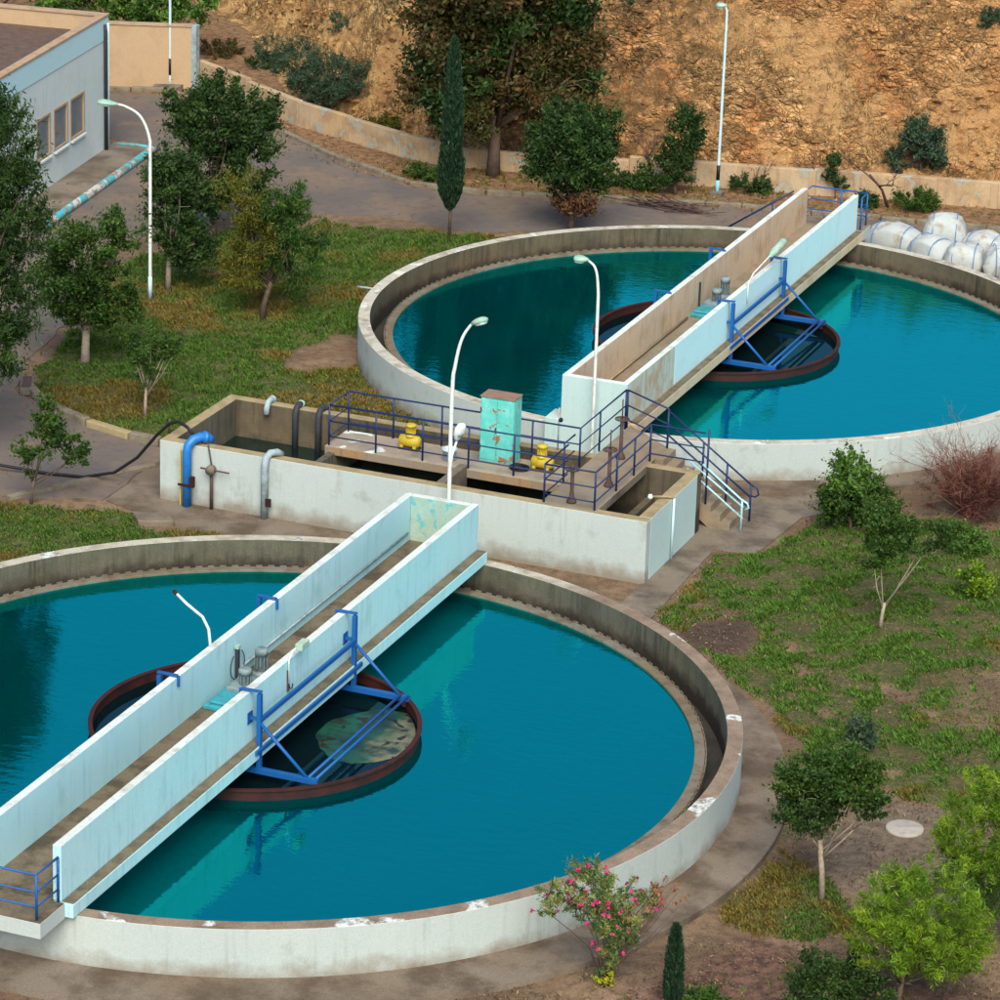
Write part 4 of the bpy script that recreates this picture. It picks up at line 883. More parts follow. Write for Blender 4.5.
build('kerb_stones', MB().tube(kp, .15, 10), M_kerb, kerb)
build('end_return', MB().tube([(*fp(-.35,1.68),.08), (*fp(-.6,.9),.06), (*fp(-.5,.05),.06)], .07, 8), M_kerb, kerb)
# kerb by the lawn left of the chamber
t = thing('lawn_kerb', 'broken kerb with flaking green and white paint along the lawn corner', 'kerb', (-13,18.3,0))
kb = [(-10.2,17.75),(-11.6,17.95),(-12.6,18.05),(-14.2,18.5),(-15.4,19.05),(-16.6,19.9),(-17.2,20.5)]
for i in range(len(kb)-1):
    a, b = Vector(kb[i]), Vector(kb[i+1]); g = (b-a)*.02
    build('kerb_stone', MB().wallseg(tuple(a+g), tuple(b-g), .26, -.05, .20+.03*(i % 2)), M_kerbplain if i != 2 else M_coping, t, .04)
t = thing('kerb_block', 'broken block with dark grille lying at the lawn corner by the road', 'block', (-17.3,20.3,0))
build('block', MB().wallseg((-17.0,20.0),(-17.6,21.1), .4, 0, .22), M_conc, t, .03)
build('grille', MB().wallseg((-17.1,20.15),(-17.5,20.95), .25, .221, .26), M_rustdark, t)
tag(build('strip_kerb', MB().wallseg((-13.25,12.2),(-10.95,16.3), .22, -.05, .09), M_kerbplain, bevel=.02, loc=(-12,14.2,0)), 'low straight concrete kerb strip running from the grass to the chamber corner', 'kerb')
# road kerb on the hill side
t = thing('road_kerb', 'long dusty concrete kerb between the road and the bank verge', 'kerb', (-10,48,0))
rk = [(-34,53.2),(-30.1,54.9),(-28.2,53.9),(-23.4,51.2),(-20.2,48.9),(-16.4,46.9),(-13.5,47.0),(-9.8,48.2),(-4.9,49.8),(3.6,51.2),(22,55),(30,57.4)]
mb = MB()
for i in range(len(rk)-1):
    a, b = Vector(rk[i]), Vector(rk[i+1]); k = max(1, int((b-a).length/1.1))
    for j in range(k):
        p_, q_ = a.lerp(b, (j+.02)/k), a.lerp(b, (j+.98)/k); mb.wallseg(tuple(p_), tuple(q_), .22, -.05, .14+random.uniform(-.02,.02))
build('kerb_run', mb, M_kerbplain, t, .03)

# perimeter walls
t = thing('yard_wall', 'tall tan rendered wall closing the yard beside the building', 'wall', (-31.5,55,0))
build('wall_body', MB().wallseg((-46,49.5),(-29.55,55.9), .28, -.2, 2.42), M_walltan, t, .01)
build('coping', MB().wallseg((-46,49.5),(-29.52,55.91), .36, 2.422, 2.50), M_bldgcop, t, .01)
build('corner_post', MB().box(-29.50,-29.3,55.75,56.05,-.1,2.5), M_greypipe, t)
t = thing('perimeter_wall', 'low weathered tan wall winding along the foot of the bank', 'wall', (-10,51,0))
pw = [(-29.4,56.3),(-26.4,54.5),(-23.38,52.64),(-20.8,51.5),(-18.32,50.44),(-16.4,49.95),(-12.5,50.6),(-9.7,51.3),(-3.2,52.75),(3.3,54.24),(12,56.2),(30,60.3)]
for i in range(len(pw)-1):
    a, b = Vector(pw[i]), Vector(pw[i+1]); h = [1.05,.95,.92,.88,.85,.7,.75,.88,.92,.95,.95][i]
    build('wall_segment', MB().wallseg(tuple(a), tuple(b), .26, -.3, h), M_wallpaint, t, .03)
mb = MB()
for u_ in np.arange(-9.5, 14, 2.1): y_ = float(np.interp(u_, [q[0] for q in pw], [q[1] for q in pw])); mb.box(u_-.13, u_+.13, y_-.19, y_-.128, -.1, .86)
build('pilasters', mb, M_walltan, t)
t['kind_note'] = 'wall'; del t['kind_note']

tag(build('manhole_cover', MB().lathe((14.5,2.75,.0), [(.42,-.05),(.42,.03),(.39,.04),(.10,.04),(.07,.05)], 32), weathered('pale_concrete', (.40,.37,.31), (.28,.25,.2), .5, .7, 3), loc=(14.5,2.75,0)), 'round pale concrete manhole cover in the gravel patch', 'manhole cover')
# wall bracket and pipe on the far tank's left
tag(build('wall_spout', MB().tube([(-10.93,31.6,1.0),(-11.6,31.5,1.02)], .035), M_greypipe, loc=(-11,31.6,1)), 'small grey spout on the outer left wall of the far tank', 'pipe')
# brush heap on the road
mb = MB()
for i in range(60):
    a = Vector((-7.2+random.gauss(0,.7), 48.3+random.gauss(0,.25), random.uniform(.02,.22))); d = Vector((random.gauss(1,.4), random.gauss(0,.4), random.gauss(0,.1))).normalized()
    mb.tube([a-d*random.uniform(.3,.8), a, a+d*random.uniform(.3,.8)+Vector((0,0,random.uniform(-.05,.05)))], [.02,.018,.008], 5)
tag(build('dead_branches', mb, M_rustdark, loc=(-7.2,48.3,0)), 'heap of dead dark branches lying on the road before the bank', 'branches', kind='stuff')

# ---------------------------------------------------------------- vegetation
def leaves(pts, size, cols, aspect=.5, droop=0, seed=0, tri=False, up=None):
    "one diamond quad per point"
    r = np.random.default_rng(seed); n = len(pts)
    d = r.normal(size=(n,3)); d[:,2] -= droop; d /= np.linalg.norm(d, axis=1, keepdims=True)
    e = r.normal(size=(n,3)); e[:,2] += .4 if up is None else up
    e = np.cross(d, e); e /= np.linalg.norm(e, axis=1, keepdims=True)+1e-9
    s_ = size*r.uniform(.6, 1.35, (n,1)); a = d*s_; b = e*s_*aspect
    V = np.stack([pts-a, pts+b*.9-a*.1, pts+a, pts-b*.9-a*.1], 1).reshape(-1, 3)
    return V, np.arange(n*4).reshape(n,4)
PAL = {
 'dark': [(.022,.056,.014),(.036,.085,.018),(.058,.115,.024)], 'mid': [(.030,.080,.015),(.05,.12,.018),(.085,.155,.025)],
 'olive': [(.07,.095,.015),(.13,.15,.018),(.20,.18,.02)], 'bright': [(.06,.15,.012),(.16,.30,.016),(.29,.44,.03)],
 'brown': [(.10,.072,.022),(.155,.092,.034),(.06,.082,.024)], 'grey': [(.05,.09,.05),(.08,.13,.065),(.06,.12,.08)],
 'fresh': [(.05,.13,.02),(.09,.20,.03),(.15,.28,.05)], 'rust': [(.13,.06,.03),(.10,.04,.02),(.17,.09,.04)],
 'cypress': [(.014,.038,.020),(.022,.055,.026),(.03,.07,.03)]}
def clumps(ell, n_cl, rc, n_leaf, r, surf=.55):
    "points gathered in clumps inside a set of ellipsoids (x,y,z,rx,ry,rz)"
    vol = np.array([e[3]*e[4]*e[5] for e in ell])**.7; pick = r.choice(len(ell), n_cl, p=vol/vol.sum())
    E_ = np.array(ell)[pick]; d = r.normal(size=(n_cl,3)); d /= np.linalg.norm(d, axis=1, keepdims=True)
    rad = r.uniform(surf, 1.0, (n_cl,1))
    C_ = E_[:,:3]+d*E_[:,3:]*rad
    k = r.integers(0, n_cl, n_leaf); rr = rc*(.55+.9*r.random(n_cl))[k][:,None]
    g = r.normal(size=(n_leaf,3)); g /= np.linalg.norm(g, axis=1, keepdims=True)
    q = np.abs(r.normal(size=(n_leaf,1)))*.62
    ax = (d*np.array([1,1,.6])+np.array([0,0,.55]))[k]; ax /= np.linalg.norm(ax, axis=1, keepdims=True)
    P = C_[k]+g*rr*q*.85+ax*rr*(r.random((n_leaf,1))*1.5-.5)
    return P, k, C_
def leafcols(pal, k, n_cl, r, jit=.22):
    p_ = np.array([q for q in PAL[pal]]); cc = p_[r.integers(0, len(p_), n_cl)]*(1+r.uniform(-.35,.35,(n_cl,1)))
    lc = .55*cc[k]+.45*p_[r.integers(0, len(p_), len(k))]
    return np.clip(lc*(1+r.uniform(-jit, jit, (len(k),1))), 0, 1)
def trunk(base, crown, r0, r, lean=None, mat=None, parent=None, nlimb=9, h=None, split=None, fork=.45):
    mb = MB(); top = np.mean([e[:3] for e in crown], axis=0)
    top = np.array([top[0]*.6, top[1]*.6, top[2]])
    hz = top[2]*fork
    mid = np.array([top[0]*.35+(lean[0] if lean else 0), top[1]*.35+(lean[1] if lean else 0), hz])
    p0 = np.array([0,0,-.1])
    mb.tube([p0, p0*.5+mid*.5*np.array([.6,.6,1]), mid], [r0*1.25, r0*.95, r0*.8], 9)
    for i in range(nlimb):
        e = crown[i % len(crown)]
        tip = np.array(e[:3])+r.uniform(-.55,.55,3)*np.array(e[3:]); w_ = r.uniform(.6, 1.0)
        st = mid*w_*np.array([1,1,1]); m_ = st*.45+tip*.55+r.uniform(-.1,.1,3)*e[3]
        m_[2] = st[2]*.5+tip[2]*.5
        mb.tube([st, m_, tip], [r0*.5, r0*.3, r0*.08], 6)
        for j in range(3):
            t2 = m_+(np.array(tip)-m_)*r.uniform(.2,.8)+0; tt = t2+r.normal(size=3)*np.array(e[3:])*.35
            mb.tube([m_*.5+t2*.5, t2*.4+tt*.6, tt], [r0*.18, r0*.12, r0*.04], 5)
    return build('trunk', mb, mat or M_bark, parent, local=True)
SEED = [100]; DENS = 1.0
def tree(name, label, cat, base, crown, pal, n_leaf, leaf, r0=.10, n_cl=60, rc=.32, mat=None, group=None, droop=0, aspect=.5, depth=.9, lean=None, nlimb=9, surf=.5, pal2=None, fork=.45, aim=None):
    "crown: (right, height, half width, half height) or with a 5th = depth offset; in metres"
    SEED[0] += 1; r = np.random.default_rng(SEED[0])
    t = thing(name, label, cat, (base[0], base[1], base[2] if len(base) > 2 else 0), group)
    n_leaf = int(n_leaf*2.3*DENS); leaf *= 1.08; n_cl = int(n_cl*2.0); rc *= .95; el = []
    for c_ in crown:
        f = c_[4] if len(c_) > 4 else r.uniform(-.25,.25)*c_[2]
        x, y = _X.x*c_[0]+_Y.x*f, _X.y*c_[0]+_Y.y*f
        el.append((x, y, c_[1], c_[2]*depth*1.16, c_[2]*depth*1.16, c_[3]*1.14))
    trunk(base, el, r0, r, lean, mat, t, nlimb, fork=fork)
    P, k, C_ = clumps(el, n_cl, rc, n_leaf, r, surf)
    cols = leafcols(pal, k, n_cl, r)
    if pal2:
        pr = pal2[0]; m_ = pal2[1](P, C_[k]); cols[m_] = leafcols(pr, k[m_], n_cl, r)
    cols = cols*np.array([.80,.80,.74]); V, F = leaves(P, leaf, cols, aspect, droop, SEED[0])
    npmesh('crown', V, F, M_leaf, cols, t)
    return t
G_T = 'trees on the plant grounds'
E_ = 1.0
tree('pepper_tree', 'tall dark drooping tree cut by the left edge in front of the building', 'tree', (-17.0,14.0), [(2.32,8.7,.95,1.25,0),(2.75,6.4,.9,1.3,.4),(2.8,7.9,.65,1.3,-.3),(2.4,4.35,.8,1.2,.3),(2.1,3.2,.6,.8,0),(1.4,7.0,1.1,2.3,0),(.9,4.8,1.3,1.6,0),(0,8.2,1.6,1.6,0),(1.4,9.6,1.1,.9,0)], 'dark', 34000, .078, .18, 240, .42, droop=.9, aspect=.28, group=G_T)
tree('leafy_tree', 'mid green round tree on pale trunk at the lawn edge left of the curved lamp', 'tree', (-16.87,23.34), [(.09,3.29,1.0,1.15),(-.69,2.5,.85,.85),(.81,2.2,.75,.95),(1.2,4.3,.45,.6),(0,1.85,1.0,.55)], 'mid', 12000, .062, .13, 90, .33, mat=M_barkpale, group=G_T)
tree('dark_tree', 'narrow dark tree just right of the curved lamp post', 'tree', (-18.16,31.36), [(.06,2.9,.8,1.5),(.64,1.6,.7,.65),(.22,3.9,.6,.7)], 'dark', 8500, .065, .09, 70, .32, group=G_T, mat=M_barkpale)
tree('dark_tree', 'large dark green tree with jagged top beside the road, tallest on the upper lawn', 'tree', (-19.42,37.19), [(.3,3.93,1.6,1.3),(-.27,2.2,1.2,1.2),(1.18,3.22,.8,1.5),(-.84,4.72,.7,.6),(1.65,4.29,.35,.75),(.3,5.1,.4,.5),(-.1,4.9,.3,.5)], 'dark', 16000, .072, .12, 120, .34, group=G_T)
tree('pepper_tree', 'yellowish olive drooping tree on a leaning trunk in the middle of the lawn', 'tree', (-14.21,30.07), [(-.53,3.77,.8,1.1),(.19,2.6,1.2,1.1),(1.2,3.0,.75,1.2),(.6,3.4,.7,.8),(-.2,3.0,.8,.9),(-.69,1.6,.65,.65),(.82,1.7,.85,.7)], 'mid', 13000, .062, .09, 100, .30, droop=.9, aspect=.3, group=G_T, lean=(.25,0), pal2=('olive', lambda P, C: (P[:,0]*_X.x+P[:,1]*_X.y < .25+.3*np.sin(C[:,2]*3))))
tree('young_tree', 'small feathery tree with thin crown on the lawn above the kerb', 'tree', (-13.13,19.98), [(.14,1.75,.65,.75),(.66,2.03,.35,.45),(-.29,2.1,.35,.5)], 'mid', 2600, .045, .05, 40, .2, group=G_T, mat=M_barkpale, surf=.2)
tree('young_tree', 'slender young tree with open branches at the road edge left of the chamber', 'tree', (-12.55,12.18), [(.65,1.9,.62,.5),(.51,2.6,.38,.38),(-.1,1.35,.45,.25),(1.15,1.45,.38,.32),(.05,.78,.14,.14)], 'mid', 2600, .052, .045, 38, .19, group=G_T, mat=M_bark, surf=.2)
tree('broad_tree', 'huge rust brown and green tree against the bank behind the cypress', 'tree', (-14.2,49.37), [(-.11,5.21,2.7,2.3),(-2.3,3.5,.85,1.6),(1.9,3.1,1.5,1.05),(-.65,2.2,1.8,.7),(2.6,5.0,1.1,1.8),(.25,8.2,2.7,1.9),(2.0,7,1.5,1.5),(-2.0,7,1.4,1.6),(-1.2,4.4,1.3,1.3),(1.2,4.6,1.4,1.2)], 'brown', 52000, .10, .22, 240, .60, group=G_T, surf=.3, pal2=('dark', lambda P, C: fbm(C[:,0]*.6, C[:,1]*.6, C[:,2]*.6+2, 2) > .66))
tree('round_tree', 'compact dark green tree with brown lower branches behind the far tank rim', 'tree', (-9.1,43.88), [(-.21,3.06,1.4,1.25),(.31,2.1,1.05,.7),(.92,3.35,.45,1.0),(-1.0,2.44,.7,.6),(.03,1.1,.65,.5)], 'dark', 15000, .07, .10, 110, .32, group=G_T, surf=.45, pal2=('rust', lambda P, C: C[:,2] < 1.25))
tree('dark_tree', 'small dark tree against the perimeter wall left of the tall straight lamp', 'tree', (-7.61,50.38), [(.29,2.09,.55,.85),(-.04,1.0,.65,.65),(-.9,.5,.5,.35)], 'dark', 5200, .06, .07, 50, .28, group=G_T)
tree('sapling', 'sparse dark sapling by the perimeter wall behind the far bridge landing', 'tree', (-2.33,52.6), [(-.07,1.2,.25,.4),(.14,.5,.26,.25),(-.21,.75,.22,.25)], 'dark', 700, .06, .03, 16, .16, group=G_T, surf=.2)
tree('bank_shrub', 'dusty green shrub growing on the bank right of the leaning bare tree', 'shrub', (-.07,55.74,.5), [(-.15,1.25,.75,.6),(.36,.7,.55,.45),(-.91,.3,.5,.4)], 'grey', 4200, .06, .05, 44, .26)
tree('feathery_bush', 'large feathery blue-green bush above the low wall', 'bush', (-23.6,55.2,.25), [(-.96,1.5,1.0,.85),(.57,1.0,1.2,.75),(-1.9,1.9,.65,.55),(1.72,.6,.5,.4),(-.3,.8,1.0,.6)], 'grey', 9000, .085, .06, 90, .34, aspect=.16)
tree('hedge_tree', 'bright green leafy tree behind the tan yard wall', 'tree', (-33.05,59.17), [(-1.61,2.3,1.0,.9),(.2,2.3,1.3,1.0),(2.0,2.2,.65,.6),(-3.6,2.3,.9,.6),(0,3.2,1.4,.8),(-2.5,3.2,1.2,.8)], 'fresh', 11000, .09, .10, 90, .38)
tree('hedge_tree', 'dark bushes behind the far corner of the building roof', 'tree', (-40.5,60), [(-1,3.2,2.0,1.5),(2,3.0,1.5,1.2),(-4,3.4,2.2,1.4)], 'dark', 8000, .11, .10, 60, .5)
tree('shrub', 'fresh green rounded shrub growing against the far tank wall', 'shrub', (7.96,20.29), [(0,1.38,.75,.72),(-.54,.55,.42,.35),(.59,.86,.42,.5),(.3,.5,.5,.4),(-.25,.9,.6,.5)], 'mid', 6500, .058, .05, 75, .24, surf=.35, pal2=('fresh', lambda P, C: P[:,2] > 1.3))
tree('forked_sapling', 'sapling with bare white forked trunk and airy crown in the right-hand grass', 'tree', (10.68,13.88), [(-.1,2.5,.55,.8),(1.45,2.7,.48,.38),(.7,2.35,.7,.38),(-.2,1.8,.35,.45),(-.35,2.9,.4,.4)], 'mid', 4200, .05, .05, 40, .22, group=G_T, mat=M_barkpale, surf=.1, fork=.28, nlimb=4)
tree('shrub', 'small yellow-green bush in the grass at the right', 'shrub', (12.35,16.83), [(0,.55,.40,.26),(0,.3,.3,.2)], 'bright', 1400, .045, .02, 22, .14)
tree('leafy_tree', 'dark green tree with slim bare pale trunk standing right of the near tank', 'tree', (13.88,-1.42), [(.13,2.88,.82,.52),(-.47,2.15,.5,.48),(.63,2.59,.48,.48),(-.75,2.85,.40,.38),(-.1,2.3,.5,.5),(.95,2.2,.25,.3)], 'dark', 10500, .048, .065, 90, .22, group=G_T, mat=M_barkpale, surf=.4, fork=.55, lean=(-.15,0), pal2=('mid', lambda P, C: C[:,2] > 2.5))
tree('pine_tree', 'bright lime green rounded tree in the lower right corner', 'tree', (16.69,-5.46), [(.46,2.0,1.15,.98),(-.2,2.35,.7,.68),(1.05,1.6,.7,.65),(-.2,1.5,.75,.6),(.6,1.3,.8,.5)], 'bright', 20000, .060, .06, 170, .19, group=G_T, aspect=.13, surf=.6)
tree('pine_tree', 'bright green tree cut by the right edge above the lime green one', 'tree', (17.6,-1.68), [(-.31,2.6,.85,1.0),(.21,1.5,.75,.85),(-.9,2.2,.42,.42),(.5,2.9,.8,1.0),(-.4,1.6,.6,.6)], 'bright', 17000, .060, .06, 120, .19, group=G_T, aspect=.14, surf=.6, pal2=('mid', lambda P, C: C[:,2] < 1.7))
tree('dark_bush', 'low dark green bush with tiny red buds at the bottom edge', 'bush', (15.58,-6.22), [(0,.62,.85,.5),(-.5,.4,.5,.38),(.55,.42,.5,.38)], 'dark', 9000, .040, .03, 60, .18, pal2=('rust', lambda P, C: (np.sin(P[:,0]*91)*np.cos(P[:,1]*77) > .93)))
for i, (x, y, w_, h_, pal, lab) in enumerate([(-5.3,51.9,.75,.35,'dark','low dark green ground shrub right of the tall straight lamp'),(-1.0,51.9,.45,.3,'dark','small dark shrub at the foot of the bare leaning tree'),(.75,52.4,.8,.42,'mid','low green shrub on the verge right of the leaning bare tree'),(-16.2,47.9,.7,.35,'mid','low green shrub between road kerb and cypress'),(-20.2,53.2,.7,.4,'olive','small olive bush on the bank above the low wall'),(-9.6,50.3,.5,.35,'dark','low dark bush left of the small dark tree'),(11.2,20.1,.6,.4,'fresh','fresh green sprawling bush in front of the dry twig bush'),(13.4,20.5,.6,.5,'dark','dark green bush at the right edge under the dry twigs'),(9.2,19.2,.5,.3,'mid','low green bush beside the forked sapling crown'),(12.4,6.4,.28,.55,'grey','thin feathery shrub near the path in the grass'),(13.2,-7.0,.35,.14,'mid','tiny green tuft at the bottom edge')]):
    tree('low_shrub', lab, 'shrub', (x, y), [(0,h_*.75,w_,h_*.7),(w_*.4,h_*.5,w_*.5,h_*.5)], pal, int(2600*w_), .05, .02, 26, .16, nlimb=5)
for i, (x, y, w_, pal, lab) in enumerate([(-24.65,59.6,.9,'grey','bluish scrub near the top of the slope on the left'),(-12.27,57.0,.7,'grey','dusty scrub on the slope right of the huge brown tree'),(.9,60.2,.6,'grey','grey-green scrub high on the slope at the right edge'),(-9.3,58.4,.4,'grey','small scrub on the upper slope left of the tall lamp'),(-28.5,60.5,1.0,'dark','dark bush in the gully behind the yard wall corner'),(-31,61.5,1.1,'brown','brown bush at the head of the gully')]):
    z_ = float(hillz(np.array([x]), np.array([y]))[0][0])
    tree('hillside_scrub', lab, 'shrub', (x, y, z_-.1), [(0,.3,w_*.8,.35),(.3*w_,.2,w_*.5,.3)], pal, int(2600*w_), .055, .02, 26, .17, nlimb=4, aspect=.25)

def cypress(x, y, h, w_, z0_, label, n):
    SEED[0] += 1; r = np.random.default_rng(SEED[0])
    t = thing('cypress', label, 'tree', (x, y, 0), G_T)
    build('trunk', MB().tube([(0,0,-.1),(0.02,0,z0_),(0,0,h*.8)], [.07,.055,.02], 8), M_bark, t, local=True)
    u = r.random(n); z = z0_+(h-z0_)*u; prof = np.clip(np.minimum(u*7, 1)**.6*(1-u)**.42*1.15, 0, 1)*w_
    a = r.uniform(0, 2*PI, n); rr = prof*(.72+.32*fbm(a*1.5, z*1.6, 1.1, 3))*r.uniform(.75,1.08,n)
    P = np.stack([rr*np.cos(a), rr*np.sin(a), z], -1)
    p_ = np.array(PAL['cypress']); cols = p_[r.integers(0,3,n)]*(1+r.uniform(-.25,.25,(n,1)))
    d = np.stack([np.cos(a)*.35, np.sin(a)*.35, np.ones(n)], -1)+r.normal(size=(n,3))*.25; d /= np.linalg.norm(d, axis=1, keepdims=True)
    e = np.cross(d, r.normal(size=(n,3))); e /= np.linalg.norm(e, axis=1, keepdims=True)
    s_ = r.uniform(.06,.12,(n,1)); V = np.stack([P-d*s_, P+e*s_*.3, P+d*s_, P-e*s_*.3], 1).reshape(-1,3)
    npmesh('crown', V, np.arange(n*4).reshape(n,4), M_leaf, cols, t)
cypress(-12.5,41.2,6.9,.44,1.0,'tall narrow dark cypress standing at the edge of road and lawn', 11000)
cypress(12.56,-7.2,1.75,.21,.02,'small pointed cypress at the bottom edge right of the pink oleander', 3500)

# oleander with pink flowers
r = np.random.default_rng(55)
t = thing('oleander', 'flowering oleander with pink blossoms and yellow shoots in front of the near tank', 'shrub', (11.06,-6.98,0))
el = [(_X.x*a, _X.y*a, b, c_, c_, d) for a, b, c_, d in [(-.1,2.0,.8,.6),(-.95,1.95,.5,.33),(.65,1.95,.42,.5),(.1,1.2,.48,.6),(.05,.6,.26,.45),(-.4,2.5,.5,.3),(-1.3,1.75,.3,.25),(.15,1.45,.6,.55),(.15,.95,.34,.6),(-.3,1.6,.5,.5)]]
mb = MB()
for i in range(16):
    e = el[i % 7]; tip = np.array(e[:3])+r.uniform(-.7,.7,3)*np.array(e[3:]); st = np.array([r.uniform(-.08,.08), r.uniform(-.08,.08), 0])
    mb.tube([st, st*.5+tip*.5*np.array([.55,.55,1.05]), tip], [.022,.014,.005], 5)
for i in range(16):
    tip = np.array([_X.x, _X.y, 0])*r.uniform(.8,1.45)+np.array([0,0,r.uniform(1.6,2.5)]); mb.tube([(0,0,.3), tip*np.array([.6,.6,.6]), tip], [.016,.01,.004], 5)
build('stems', mb, M_bark, t, local=True)
P, k, C_ = clumps(el, 190, .13, 15000, r, .1); PAL['ole'] = [(.05,.12,.04),(.10,.17,.05),(.30,.32,.08)]
cols = leafcols('ole', k, 190, r); V, F = leaves(P, .055, cols, .22, -.4, 5); npmesh('foliage', V, F, M_leaf, cols, t)
P, k, C_ = clumps(el[:4]+el[5:7], 70, .05, 1100, r, .8); PAL['pink'] = [(.62,.02,.16),(.70,.05,.25),(.5,.12,.2)]
cols = leafcols('pink', k, 70, r, .15); V, F = leaves(P, .032, cols, .8, 0, 6); npmesh('flowers', V, F, M_leaf, cols, t)
dry = [(_X.x*1.1, _X.y*1.1, 2.0, .4, .4, .45)]; P, k, C_ = clumps(dry, 22, .09, 380, r, .4); PAL['dryfl'] = [(.30,.12,.05),(.36,.18,.08),(.2,.09,.05)]
cols = leafcols('dryfl', k, 22, r); V, F = leaves(P, .035, cols, .6, 0, 7); npmesh('dry_flowers', V, F, M_leaf, cols, t)
P, k, C_ = clumps([(0,0,.12,.22,.22,.12)], 12, .1, 260, r, .4); PAL['lime'] = [(.35,.45,.02),(.45,.42,.02)]
cols = leafcols('lime', k, 12, r); V, F = leaves(P, .05, cols, .3, -.6, 8); npmesh('new_shoots', V, F, M_leaf, cols, t)

# bare and dry shrubs
def twigs(name, label, base, n, h, spread, mat, r0=.02, lean=(0,0), cat='shrub', depth=3, leaf=None):
    SEED[0] += 1; rr = random.Random(SEED[0]); t = thing(name, label, cat, base); mb = MB()
    def br(p, d, L, r_, k):
        q = p+d*L*.5+Vector([rr.gauss(0,.05) for _ in range(3)])*L; e = q+(d+Vector([rr.gauss(0,.25) for _ in range(3)])).normalized()*L*.5
        mb.tube([p, q, e], [r_, r_*.75, r_*.5], 5)
        if k:
            for j in range(rr.choice((2,3))): br(q.lerp(e, rr.random()), (d+Vector((rr.gauss(0,.6), rr.gauss(0,.6), rr.gauss(.1,.4)))).normalized(), L*.62, r_*.55, k-1)
    for i in range(n):
        a = rr.uniform(0, 2*PI); s_ = rr.uniform(.1, spread)
        br(Vector((rr.gauss(0,.05), rr.gauss(0,.05), 0)), Vector((math.cos(a)*s_+lean[0], math.sin(a)*s_+lean[1], 1)).normalized(), h*rr.uniform(.4,.6), r0, depth)
    build('branches', mb, mat, t, local=True)
    return t
t = twigs('dry_bush', 'dry leafless reddish bush of fine twigs against the far tank wall at the right edge', (10.55,22.9,0), 60, 2.8, 1.3, M_twig, .018, depth=3)
P, k, C_ = clumps([(.2,-.2,.8,1.5,1.2,.8)], 90, .34, 17000, np.random.default_rng(4), .2); PAL['dry'] = [(.10,.035,.025),(.15,.055,.04),(.07,.03,.02)]
cols = leafcols('dry', k, 90, np.random.default_rng(4)); V, F = leaves(P, .06, cols, .12, -.3, 9); npmesh('dead_leaves', V, F, M_leaf, cols, t)
twigs('bare_tree', 'leafless dark leaning tree before the perimeter wall right of the bridge landing', (-.30,52.2,0), 1, 3.6, .1, M_rustdark, .065, (-.35,0), 'tree', 4)
twigs('bare_tree', 'thin leafless tree behind the road left of the small dark tree', (-8.6,50.6,0), 2, 2.6, .3, M_rustdark, .045, (-.1,0), 'tree', 4)
twigs('wooden_stake', 'thin bare stake in the right-hand grass near the small tree', (13.1,6.3,0), 1, 1.2, .02, M_bark, .018, (0,0), 'stake', 0)
twigs('bare_twig', 'thin bent bare twig by the wall right of the tall lamp', (-5.0,52.0,.1), 2, 1.5, .5, M_rustdark, .02, (0,0), 'shrub', 3)

